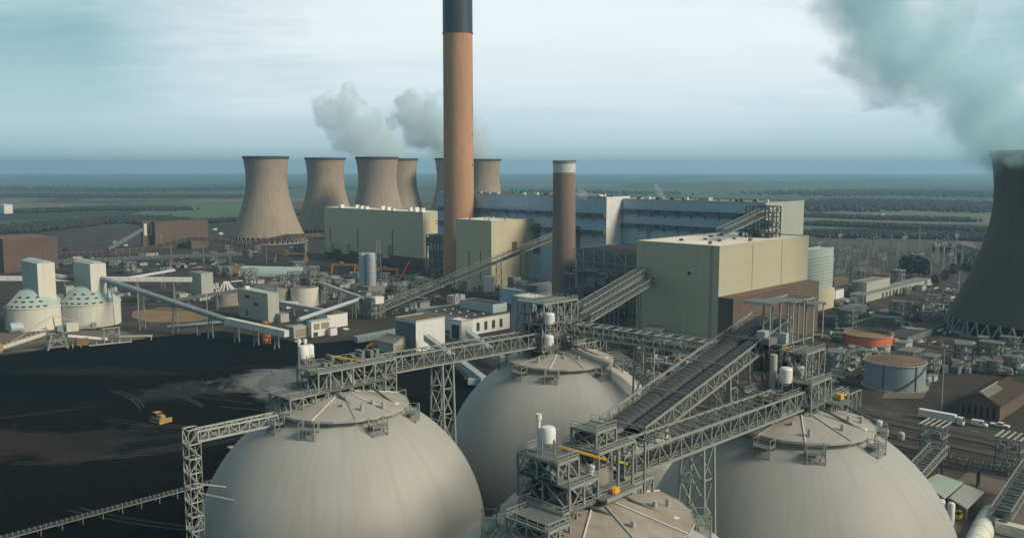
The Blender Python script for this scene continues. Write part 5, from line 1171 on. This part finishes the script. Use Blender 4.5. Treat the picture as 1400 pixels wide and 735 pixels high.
# clutter of cabins and containers across the works
def container(px, py, m, label, L_=6, ang=0, group=None, w=2.5, h=2.6, nm='container'):
    P = G(px, py); d = U if ang else V; s = V if ang else U; root = thing(nm, label, 'container', P, group)
    MB().obox(P-d*L_/2-s*w/2+Z*.15, d*L_, s*w, Z*h).build('body', m, root); b = MB()
    for i in range(int(L_/.8)): b.obox(P-d*(L_/2-.3-i*.8)-s*(w/2+.05)+Z*.3, d*.35, s*(w+.1), Z*(h-.3))
    b.build('rib', m, root); MB().obox(P-d*(L_/2+.06)-s*(w/2-.15)+Z*.3, d*.06, s*(w-.3), Z*(h-.35)).build('door', 'steel_pale', root); return root
cb = container(1150, 455, 'cladding_pale', 'pale site cabin somewhere in the works yards', 7, 0, 'pale site cabins dotted about the yards')
rb = container(30, 362, 'roof_brown', 'dark brown storage container on the dark works ground', 6, 1, 'dark brown containers dotted about the yards')
sl = container(120, 362, 'duct', 'grey steel skip or container lying on the works ground', 6, 1, 'grey containers dotted about the yards')
rr = random.Random(21)
zones = [(85, 330, 352, 372), (300, 440, 372, 388), (420, 560, 378, 400), (1230, 1330, 385, 460), (1140, 1300, 470, 510), (600, 690, 372, 400), (880, 960, 470, 500), (40, 330, 395, 412), (520, 600, 395, 430), (1120, 1170, 400, 470), (1300, 1400, 485, 510)]
for src, k in ((cb, 34), (rb, 34), (sl, 40)):
    for i in range(k):
        zq = zones[rr.randrange(len(zones))]; copy_tree(src, G(rr.uniform(zq[0], zq[1]), rr.uniform(zq[2], zq[3])), rr.choice([0, 1.57, .4]), label=src['label'], group=src['group'], scale=rr.uniform(.7, 1.7))
# pipe racks and small frames: one is built, the rest are copies
P = G(460, 390); root = thing('pipe_rack', 'low grey pipe rack crossing the works ground', 'pipe rack', P, 'low pipe racks across the works'); b = MB()
for i in range(9):
    for sg in (-1.5, 1.5): b.beam(P+V*(i*5-20)+U*sg, P+V*(i*5-20)+U*sg+Z*5, .35)
    b.beam(P+V*(i*5-20)-U*1.8+Z*5, P+V*(i*5-20)+U*1.8+Z*5, .35)
b.build('frame', 'steel', root); b = MB(); [b.tube(P-V*22+U*o+Z*5.4, P+V*22+U*o+Z*5.4, .32, n=8) for o in (-1.2, -.3, .6, 1.3)]; b.build('pipe', 'duct', root)
for i, (x, y, rz) in enumerate([(120, 368, .3), (200, 372, .2), (280, 366, 0), (350, 392, .1), (560, 384, 0), (600, 380, .1), (640, 388, 1.57), (230, 388, .1), (1290, 440, 0), (1270, 410, .2), (1310, 470, 0), (1180, 446, 1.5), (930, 486, 0), (890, 495, 0), (440, 402, 0), (540, 404, 1.57), (60, 394, .1), (1345, 494, 0)]):
    copy_tree(root, G(x, y), rz, label='low grey pipe rack crossing the works ground', scale=rr.uniform(.45, .85))

# clusters of small process plant: three are built, the rest are copies
srcs = []
for v_ in range(3):
    P = G((150, 600, 1240)[v_], (366, 383, 455)[v_]); lab = ('small steel framed plant unit with vessels in the works', 'low huddle of pipes and pumps in the works', 'flat roofed kiosk with tanks beside it in the works')[v_]
    root = thing('process_unit', lab, 'plant unit', P, ('small framed plant units', 'low huddles of pipes and pumps', 'flat roofed kiosks with tanks')[v_]); srcs.append(root)
    if v_ == 0:
        b = MB(); [lattice_face(b, P+V*o, U, 9, 9, 3, 3, .3) for o in (0, 6)]; [lattice_face(b, P+U*o, V, 6, 9, 2, 3, .3) for o in (0, 9)]; b.build('frame', 'steel', root)
        for z_ in (3, 6, 9): MB().obox(P+Z*z_, U*9, V*6, Z*.15).build('deck', 'grating', root)
        for o in (2, 6): MB().lathe(P+U*o+V*3+Z*3.2, [(1.1, 0), (1.1, 4), (.05, 4.8)], 12).build('vessel', 'steel_pale', root, True)
    elif v_ == 1:
        for i in range(7): q = P+U*rr.uniform(-7, 7)+V*rr.uniform(-6, 6)+Z*rr.uniform(.6, 3); MB().tube(q, q+(U if i % 2 else V)*rr.uniform(4, 10), rr.uniform(.3, .7), n=8).build('pipe', rr.choice(['duct', 'steel_pale', 'rust']), root)
        for i in range(4): q = P+U*rr.uniform(-7, 7)+V*rr.uniform(-6, 6); MB().box(q, 2, 1.6, rr.uniform(1, 3)).build('pump', rr.choice(['duct', 'steel_dark', 'tank_grey']), root)
    else:
        MB().box(P, 7, 5, 3.4).build('wall', 'cladding_pale', root); MB().box(P+Z*3.4, 7.6, 5.6, .35).build('roof', 'roof_grey', root)
        MB().obox(P-V*2.56-U*.5, U*1.0, V*.06, Z*2.2).build('door', 'cladding_slate', root)
        for o in (5, 8): MB().lathe(P+U*o, [(1.3, 0), (1.3, 3.2), (.05, 3.7)], 12).build('tank', 'silo_blue', root, True)
zones2 = [(85, 330, 350, 374, 16), (296, 440, 370, 392, 22), (430, 570, 378, 412, 26), (560, 640, 376, 402, 16), (640, 760, 385, 408, 12), (1225, 1330, 385, 460, 26), (1130, 1300, 465, 520, 22), (880, 980, 470, 520, 14), (100, 330, 396, 412, 14), (520, 600, 398, 432, 10), (1110, 1180, 400, 470, 18), (1300, 1400, 480, 512, 16), (760, 870, 395, 420, 8), (300, 440, 338, 352, 10)]
for (x0, x1, y0, y1, k_) in zones2:
    for i in range(k_):
        src = srcs[rr.randrange(3)]; copy_tree(src, G(rr.uniform(x0, x1), rr.uniform(y0, y1)), rr.choice([0, 1.57, 3.14, .3]), label=src['label'], group=src['group'], scale=rr.uniform(.6, 1.35))

# ------------------------------------------------------------------ substation
P = G(1146, 362); root = thing('substation_post', 'slim lattice post of the substation behind the teal louvred building', 'pylon', P, 'lattice posts of the substation'); b = MB(); hh = 24
for sx in (-1, 1):
    for sy in (-1, 1): b.beam(P+U*sx*1.1+V*sy*1.1, P+U*sx*.3+V*sy*.3+Z*hh, .3)
for i in range(8):
    for (a, c) in ((-1, 1), (1, -1)): f = 1.1-.8*i/8; b.beam(P+U*a*f+Z*i*3, P+U*c*(f-.1)+Z*(i+1)*3, .16)
b.build('lattice', 'steel', root); b = MB(); b.beam(P+Z*(hh-5)-V*7, P+Z*(hh-5)+V*7, .4, .6); [b.tube(P+Z*(hh-5)+V*o, P+Z*(hh-8)+V*o, .25, n=6) for o in (-6, -3, 3, 6)]; b.build('crossarm', 'steel_pale', root)
for i in range(46):
    x = rr.uniform(1108, 1325); y = rr.uniform(340, 378); copy_tree(root, G(x, y), rr.choice([0, .1, 1.57]), label='slim lattice post of the substation behind the teal louvred building', scale=rr.uniform(.55, 1.15))
P = G(1150, 370); root = thing('switchgear', 'low pale switchgear frame among the substation posts', 'switchgear', P, 'switchgear of the substation'); b = MB()
for i in range(6): b.beam(P+V*i*4, P+V*i*4+Z*5, .4); b.tube(P+V*i*4+Z*5, P+V*i*4+Z*7.5, .4, n=6)
b.beam(P+Z*5, P+V*20+Z*5, .4); b.beam(P+Z*7.5, P+V*20+Z*7.5, .25); b.build('frame', 'steel', root)
for i in range(24): copy_tree(root, G(rr.uniform(1112, 1300), rr.uniform(343, 385)), rr.choice([0, 1.57]), label='low pale switchgear frame among the substation posts')

# ------------------------------------------------------------------ stacker reclaimer by the white silos
P = G(78, 476); root = thing('stacker_reclaimer', 'tangled pale stacker reclaimer with boom at the coal yard edge', 'stacker reclaimer', P); d = (G(185, 470)-G(20, 487)); d.z = 0; d.normalize(); s = Vector((-d.y, d.x, 0))
b = MB()
for sx in (-5, 5):
    for sy in (-4, 4): b.beam(P+d*sx+s*sy, P+d*sx*.5+s*sy*.6+Z*9, .9)
for z_ in (1.5, 5, 9): b.beam(P-d*5-s*3+Z*z_, P+d*5-s*3+Z*z_, .7); b.beam(P-d*5+s*3+Z*z_, P+d*5+s*3+Z*z_, .7); b.beam(P-d*4-s*4+Z*z_, P-d*4+s*4+Z*z_, .7); b.beam(P+d*4-s*4+Z*z_, P+d*4+s*4+Z*z_, .7)
b.beam(P-d*5-s*3+Z*1, P+d*5-s*3+Z*9, .5); b.beam(P+d*5-s*3+Z*1, P-d*5-s*3+Z*9, .5); b.build('portal', 'steel', root)
b = MB(); b.beam(P-d*5+Z*9, P-d*26+Z*3.5, 2.2, 1.8); b.build('boom', 'silo_cream', root)
b = MB(); 
for i in range(9): q = (P-d*5+Z*10).lerp(P-d*26+Z*4.5, i/9); b.beam(q-s*1.2, q-s*1.2+Z*1.2, .2); b.beam(q+s*1.2, q+s*1.2+Z*1.2, .2)
b.beam(P-d*2+Z*18, P-d*24+Z*4.5, .35); b.beam(P+Z*18, P+d*17+Z*12, .35); b.beam(P-s*2+Z*9, P-d*1+Z*18, .6); b.beam(P+s*2+Z*9, P-d*1+Z*18, .6); b.build('mast', 'steel_pale', root)
MB().box(P+d*8+Z*9, 6, 5, 4.5, d, s).build('machine_house', 'silo_cream', root); MB().box(P+d*1.5-s*3.5+Z*10, 3, 3, 3, d, s).build('cabin', 'tank_grey', root)
b = MB(); b.beam(P+Z*9, P+d*19+Z*11, 1.4, 1.4); b.beam(P+d*19-s*1.5+Z*11, P+d*19+s*1.5+Z*11, 2.5, 3); b.build('counter_boom', 'steel', root)
b = MB(); [b.tube(P-d*28-s*1.4+Z*3.4, P-d*28+s*1.4+Z*3.4, 2.6, n=12)]; b.build('bucket_wheel', 'machine_yellow', root)
b = MB()
for i in range(30): q = P+d*rr.uniform(-7, 8)+s*rr.uniform(-3, 3)+Z*rr.uniform(1, 12); b.beam(q, q+d*rr.uniform(-3, 3)+Z*rr.uniform(-2, 2)+s*rr.uniform(-2, 2), .35)
b.build('bracing', 'steel_dark', root)
Q = G(110, 474); root = thing('trailing_conveyor', 'white trailing conveyor on low legs right of the stacker reclaimer', 'conveyor', Q)
b = MB(); b.beam(Q-d*6+Z*7, Q+d*14+Z*3, 1.5, 1.2); b.build('belt_casing', 'white_paint', root); MB().box(Q+d*1+Z*1, 6, 4, 4, d, s).build('hopper', 'ochre', root)
b = MB()
for o in (12, 20): b.beam(Q+d*o-s*2, Q+d*o-s*2+Z*9, .5); b.beam(Q+d*o+s*2, Q+d*o+s*2+Z*9, .5); b.beam(Q+d*o-s*2+Z*4, Q+d*(o+6 if o == 12 else o-6)-s*2+Z*9, .4); b.beam(Q+d*o-s*2+Z*9, Q+d*o+s*2+Z*9, .4)
b.beam(Q+d*11+Z*9, Q+d*21+Z*9, .7); b.build('tripper_frame', 'steel', root); b = MB(); b.beam(Q+d*18+Z*4, Q+d*38+Z*2.4, 1.0, .7); b.beam(Q+d*4+Z*.8-s*3, Q+d*26+Z*.8-s*3, .8, .6); b.build('tail_belt', 'steel_pale', root)
b = MB(); [b.beam(Q+d*o-s*1.5, Q+d*o-s*1.5+Z*2.4, .4) for o in (-4, 0, 8, 16, 26, 37)]; b.build('leg', 'steel_pale', root)

# ------------------------------------------------------------------ bulldozer on the coal
def dozer(px, py, ang, label, k=1.0):
    P = G(px, py); root = thing('bulldozer', label, 'bulldozer', P); d = Vector((math.cos(ang), math.sin(ang), 0)); s = Vector((-d.y, d.x, 0))
    for sg in (-1, 1):
        b = MB(); c = P+s*sg*2.0*k; pr = [(-3.4, .5), (-2.9, 0.05), (2.9, 0.05), (3.4, .5), (2.9, 1.3), (-2.9, 1.5)]
        vs = [c+d*x*k+Z*z_*k-s*.4*k for x, z_ in pr]; vs += [v+s*.8*k for v in vs]; b.add(vs, [(5,4,3,2,1,0), (6,7,8,9,10,11)]+[(i, (i+1) % 6, (i+1) % 6+6, i+6) for i in range(6)]); o = b.build('track', 'rubber', root)
        MB().beam(c-d*2.6*k+Z*.75*k+s*sg*.42*k, c+d*2.6*k+Z*.75*k+s*sg*.42*k, .1, .5*k).build('track_frame', 'machine_yellow', o)
    MB().obox(P-d*2.8*k-s*1.3*k+Z*.8*k, d*5.8*k, s*2.6*k, Z*1.0*k).build('hull', 'machine_yellow', root)
    MB().obox(P+d*.4*k-s*.9*k+Z*1.8*k, d*2.6*k, s*1.8*k, Z*1.1*k).build('bonnet', 'machine_yellow', root)
    MB().obox(P-d*1.9*k-s*1.1*k+Z*1.8*k, d*2.1*k, s*2.2*k, Z*1.6*k).build('cab_window', 'glass', root); MB().obox(P-d*2.0*k-s*1.2*k+Z*3.4*k, d*2.3*k, s*2.4*k, Z*.2*k).build('cab_roof', 'machine_yellow', root)
    b = MB()
    for i in range(5): a0 = -.5+i*.25; b.obox(P+d*(4.6-.35*math.cos(a0*2))*k-s*2.6*k+Z*(.2+i*.36)*k, d*.2*k, s*5.2*k, Z*.37*k)
    b.build('blade', 'machine_yellow', root); b = MB()
    for sg in (-1, 1): b.beam(P+s*sg*2.5*k+Z*.7*k, P+d*4.4*k+s*sg*2.3*k+Z*.6*k, .3*k)
    b.build('push_arm', 'machine_yellow', root); MB().tube(P+d*1.6*k+s*.6*k+Z*2.9*k, P+d*1.6*k+s*.6*k+Z*4.0*k, .12*k).build('exhaust', 'steel_dark', root)
    MB().beam(P-d*2.9*k+Z*1.4*k, P-d*4.4*k+Z*.5*k, .5*k).build('ripper', 'steel_dark', root)
dozer(217, 576, R(-35), 'yellow bulldozer working alone on the black coal', 1.05)
dozer(319, 622, R(40), 'rusty brown bulldozer half hidden beside the left dome edge', .9)

# ------------------------------------------------------------------ bottom right corner
gallery('belt_gallery', 'ground level lattice gallery rising right beside the right dome edge', G(1236, 668, 5), G(1283, 617, 9), 5, 2.6, belts=1, sup=(.9,), supw=4, step=2)
gallery('belt_gallery', 'lattice gallery rising from the round tunnel at the lower right edge', G(1368, 708, 4), G(1412, 640, 9), 5, 2.6, belts=1, sup=(.9,), supw=4, step=2)
gallery('belt_gallery', 'low dark gallery between the two lattice head frames at right', G(1300, 634, 6), G(1378, 648, 6), 4.5, 2.4, belts=1, sup=(.5,), supw=4, step=2, m='steel_dark')
for (px, py, lab) in ((1286, 632, 'open steel head frame above the gallery beside the right dome'), (1392, 652, 'open steel head frame cut by the right edge of the photo')):
    P = G(px, py); root = thing('head_frame', lab, 'steel frame', P); b = MB()
    for o, a in ((Vector(), U), (Vector(), V), (U*8, V), (V*7, U)): lattice_face(b, P+o, a, 8 if a is U else 7, 12, 2, 3, .26)
    b.build('frame', 'steel', root); b = MB()
    for i in range(5): b.beam(P+V*(i*1.8)-U*1+Z*12.2, P+V*(i*1.8)+U*9+Z*12.2, .35, .3)
    b.build('roof_beam', 'steel_pale', root); b = MB(); b.obox(P+Z*7.5, U*8, V*7, Z*.15); b.build('deck', 'grating', root); b = MB(); [b.box(P+U*rr.uniform(1, 7)+V*rr.uniform(1, 6)+Z*7.7, 1.6, 1.5, 1.8) for _ in range(4)]; b.build('machinery', 'duct', root)
for i, q in enumerate([((1262, 658), (1282, 648), (1317, 660), (1291, 682)), ((1298, 681), (1318, 662), (1346, 673), (1322, 696))]):
    pts_ = [G(x, y, 4.5) for x, y in q]; c = sum(pts_, Vector())/4; root = thing('canopy', ['pale teal flat canopy, upper left of the two in the corner yard', 'pale ribbed flat canopy, lower right of the two in the corner yard'][i], 'canopy', Vector((c.x, c.y, 0)))
    MB().prism([p for p in pts_][::-1] if (pts_[1]-pts_[0]).cross(pts_[2]-pts_[0]).z < 0 else pts_, .25).build('roof', 'roof_teal' if i == 0 else 'cladding_pale', root)
    b = MB()
    for k_ in range(1, 9): b.beam(pts_[0].lerp(pts_[3], k_/9)+Z*.32, pts_[1].lerp(pts_[2], k_/9)+Z*.32, .12, .1)
    b.build('roof_rib', 'cladding_pale', root)
    for p in pts_: r_ = p.lerp(c, .08); MB().beam(Vector((r_.x, r_.y, 0)), r_, .25).build('post', 'steel', root)
for i, (x, y) in enumerate([(1285.5, 716), (1299, 720)]):
    P = G(x, y); r = 5*P.y/F; h = ztop(P, y-34); root = thing('vertical_tank', ['slim white upright tank touching the right dome outline', 'slim white upright tank, the right one of the pair in the corner yard'][i], 'tank', P, 'slim white tanks in the corner yard')
    MB().lathe(P, [(r*.9, .8), (r, 1.2), (r, h-.5), (r*.75, h-.1), (.05, h+.1)], 24).build('shell', 'white_paint', root, True)
    for t in (0, 2.1, 4.2): MB().beam(P+Vector((math.cos(t), math.sin(t), 0))*r*.8, P+Vector((math.cos(t), math.sin(t), 0))*r*.8+Z*1.1, .18).build('leg', 'steel', root)
    MB().tube(P+U*r+Z*.5, P+U*(r+.1)+Z*h*.8, .07).build('pipe', 'steel', root)
P = G(1310, 710); root = thing('forklift', 'small yellow loader behind the slim white tanks', 'loader', P); MB().box(P+Z*.5, 2.6, 1.6, 1.2).build('body', 'yellow_paint', root); MB().box(P+Z*1.7-U*.3, 1.2, 1.3, 1.0).build('cab', 'glass', root); MB().box(P+Z*2.7-U*.3, 1.4, 1.5, .12).build('roof', 'yellow_paint', root)
for sg in (-.6, .6): MB().beam(P+U*1.5+V*sg+Z*.1, P+U*1.5+V*sg+Z*2.6, .12).build('mast_rail', 'steel_dark', root)
wheels(root, P, U, V, (-.9, .9), 1.7, .42)
# round tunnel and container
A = G(1331, 752); B = G(1354, 704); d = (B-A); d.z = 0; Ln = d.length; d.normalize(); s = Vector((-d.y, d.x, 0)); root = thing('tunnel_cover', 'cream rounded tunnel cover at the bottom right corner', 'tunnel', A); b = MB(); k = 12; r = 2.9
rings = [(-2, r), (Ln*.5, r), (Ln*.85, r), (Ln*1.0, r*.92), (Ln*1.06, r*.7)]
for x, q in rings:
    for i in range(k+1): t = math.pi*i/k; b.v.append(A+d*x+s*math.cos(t)*q+Z*(math.sin(t)*q*1.15+.1))
b.f = [(j*(k+1)+i, j*(k+1)+i+1, (j+1)*(k+1)+i+1, (j+1)*(k+1)+i) for j in range(len(rings)-1) for i in range(k)] + [tuple((len(rings)-1)*(k+1)+i for i in range(k+1))]
b.build('shell', 'silo_cream', root, True)
b = MB()
for x in range(3, int(Ln), 7):
    for i in range(k): t0, t1 = math.pi*i/k, math.pi*(i+1)/k; b.beam(A+d*x+s*math.cos(t0)*(r+.03)+Z*(math.sin(t0)*(r+.03)*1.15+.1), A+d*x+s*math.cos(t1)*(r+.03)+Z*(math.sin(t1)*(r+.0)*1.15+.1), .07)
b.build('rib', 'concrete', root)
container(1384, 732, 'silo_cream', 'pale cream container right of the rounded tunnel cover', 8, 0, None, 3, 3)
for i, (x, y, lab) in enumerate([(1268, 600, 'grey drum on the dark ground left of the first head frame'), (1232, 600, 'white drum beside the right dome walkways'), (1210, 595, 'grey drum near the right dome ring')]):
    P = G(x, y); tag(MB().lathe(P, [(1.2, 0), (1.2, 2.2), (.9, 2.6), (.05, 2.7)], 16).build('drum', 'steel_pale', smooth=True), lab, 'drum')
# long dark sheds by the dark tower
bld('low_building', 'long low dark shed between the road and the big dark tower', 1310, 503, 512, 1300, 1500, 'cladding_slate', 'roof_black', parapet=.3)
bld('low_building', 'low dark flat building behind the floodlight mast', 1240, 462, 470, 1210, 1300, 'cladding_slate', 'roof_black', parapet=.3)

# ------------------------------------------------------------------ steam
def plume_mat(name, dens, nscale, seed, thr=.5, colr=(.93, .97, 1.0)):
    m = bpy.data.materials.new(name); m.use_nodes = True; t = m.node_tree; n = t.nodes; l = t.links; n.clear()
    o = n.new('ShaderNodeOutputMaterial'); v = n.new('ShaderNodeVolumePrincipled'); l.new(v.outputs[0], o.inputs['Volume'])
    g = n.new('ShaderNodeTexCoord'); mp = n.new('ShaderNodeMapping'); l.new(g.outputs['Object'], mp.inputs[0])
    # object axis z runs down the wind, 0..1; radius 1 at the skin
    sp = n.new('ShaderNodeSeparateXYZ'); l.new(g.outputs['Object'], sp.inputs[0])
    rad = mth('SQRT', mth('ADD', mth('POWER', sp.outputs[0], 2, nt=t), mth('POWER', sp.outputs[1], 2, nt=t), nt=t), nt=t)
    at = n.new('ShaderNodeAttribute'); at.attribute_name = 'none'
    no = n.new('ShaderNodeTexNoise'); no.inputs['Scale'].default_value = nscale; no.inputs['Detail'].default_value = 6; no.inputs['Roughness'].default_value = .6
    mp.inputs['Location'].default_value = (seed, seed*2.1, 0); l.new(mp.outputs[0], no.inputs[0])
    return m, t, v, sp, no, rad
def plume(name, label, base, pts, dens, seed, nscale, colr):
    """puffs of steam along a path: (point, radius); each puff a displaced ball sharing one even density"""
    rr = random.Random(seed); b = MB(); path = [(Vector(p), r) for p, r in pts]
    m, t, v, sp, no, rad = plume_mat(name, dens, nscale, seed)
    # distance field to the path, evaluated per segment in the shader
    dist = None
    O = Vector(base)
    gpos = t.nodes.new('ShaderNodeTexCoord').outputs['Object']
    warp = t.nodes.new('ShaderNodeTexNoise'); warp.inputs['Scale'].default_value = nscale*.5; warp.inputs['Detail'].default_value = 2; t.links.new(gpos, warp.inputs[0])
    for (a, ra), (c, rc) in zip(path, path[1:]):
        a = a-O; c = c-O; ab = c-a
        s1 = t.nodes.new('ShaderNodeVectorMath'); s1.operation = 'SUBTRACT'; t.links.new(gpos, s1.inputs[0]); s1.inputs[1].default_value = a
        dt = t.nodes.new('ShaderNodeVectorMath'); dt.operation = 'DOT_PRODUCT'; t.links.new(s1.outputs[0], dt.inputs[0]); dt.inputs[1].default_value = ab/ab.length_squared
        h = mth('ADD', dt.outputs['Value'], 0.0, clamp=True, nt=t)
        sc_ = t.nodes.new('ShaderNodeVectorMath'); sc_.operation = 'SCALE'; sc_.inputs[0].default_value = ab; t.links.new(h, sc_.inputs['Scale'])
        s2 = t.nodes.new('ShaderNodeVectorMath'); s2.operation = 'SUBTRACT'; t.links.new(s1.outputs[0], s2.inputs[0]); t.links.new(sc_.outputs[0], s2.inputs[1])
        ln = t.nodes.new('ShaderNodeVectorMath'); ln.operation = 'LENGTH'; t.links.new(s2.outputs[0], ln.inputs[0])
        q = mth('DIVIDE', ln.outputs['Value'], mth('ADD', ra, mth('MULTIPLY', h, rc-ra, nt=t), nt=t), nt=t)
        dist = q if dist is None else mth('MINIMUM', dist, q, nt=t)
    # erode the skin with billowy noise
    k = mth('ADD', mth('MULTIPLY', mth('ADD', no.outputs[0], -.5, nt=t), 3.2, nt=t), mth('SUBTRACT', .80, dist, nt=t), nt=t)
    den = mth('MULTIPLY', mth('MULTIPLY', k, 3.2, clamp=True, nt=t), dens, nt=t)
    t.links.new(den, v.inputs['Density']); v.inputs['Color'].default_value = (*colr, 1); v.inputs['Anisotropy'].default_value = 0.0
    MATS[name] = m
    # hull: one tube round the path
    n = 16; rings = []
    for i, (p, r) in enumerate(path):
        d = (path[min(i+1, len(path)-1)][0]-path[max(i-1, 0)][0]).normalized()
        x = d.cross(XX if abs(d.x) < .8 else Vector((0, 1, 0))).normalized(); y = d.cross(x)
        off = -d*r*.0
        rings.append([p+off+x*math.cos(2*math.pi*j/n)*r*1.15+y*math.sin(2*math.pi*j/n)*r*1.15 for j in range(n)])
    b.v = [q for rg in rings for q in rg]; m_ = len(rings)
    b.f = [(j*n+i, j*n+(i+1) % n, (j+1)*n+(i+1) % n, (j+1)*n+i) for j in range(m_-1) for i in range(n)] + [tuple(range(n))[::-1], tuple(range((m_-1)*n, m_*n))]
    o = b.build('steam_plume', name, loc=O); o['kind'] = 'stuff'; return o
def PT(px, py, y): return DY(px, py, y)
plume('steam_far_right', '', tw(661, 1490)+(0,), [(PT(661, 219, 1490), 30), (PT(645, 196, 1490), 50), (PT(608, 182, 1500), 66), (PT(572, 165, 1500), 64), (PT(550, 130, 1500), 34)], .035, 3, .026, (.84, .96, 1))
plume('steam_far_left', '', tw(547, 1420)+(0,), [(PT(547, 217, 1420), 30), (PT(518, 202, 1420), 46), (PT(488, 182, 1425), 58), (PT(464, 150, 1425), 46), (PT(428, 154, 1425), 24)], .028, 5, .028, (.82, .96, 1))
plume('steam_near', '', (TR.x, TR.y, 0), [(TR+Z*107, 34), (PT(1370, 165, 520), 34), (PT(1320, 125, 520), 36), (PT(1250, 75, 520), 40), (PT(1205, 20, 520), 42), (PT(1190, -30, 520), 46)], .040, 8, .030, (.66, .93, 1))
plume('steam_wisp', '', tuple(DY(905, 271, 560)), [(DY(907, 273, 560), 2.6), (DY(901, 262, 560), 3.2), (DY(897, 252, 560), 2.5)], .12, 2, .3, (1, 1, 1))
plume('steam_wisp_b', '', tuple(DY(800, 268, 600)), [(DY(803, 270, 600), 4), (DY(796, 266, 600), 5), (DY(788, 263, 600), 4)], .08, 4, .25, (1, 1, 1))

# ------------------------------------------------------------------ haze
b = MB(); b.obox((-20400, -2200, -1.0), (40800, 0, 0), (0, 22400, 0), (0, 0, 276))
m = bpy.data.materials.new('haze'); m.use_nodes = True; t = m.node_tree; t.nodes.clear(); o = t.nodes.new('ShaderNodeOutputMaterial'); v = t.nodes.new('ShaderNodeVolumePrincipled'); t.links.new(v.outputs[0], o.inputs['Volume'])
v.inputs['Color'].default_value = HAZE_COL; v.inputs['Density'].default_value = HAZE_D; v.inputs['Anisotropy'].default_value = 0.3
MATS['haze'] = m; o = b.build('haze', 'haze', loc=(0, 0, -1)); o['kind'] = 'stuff'
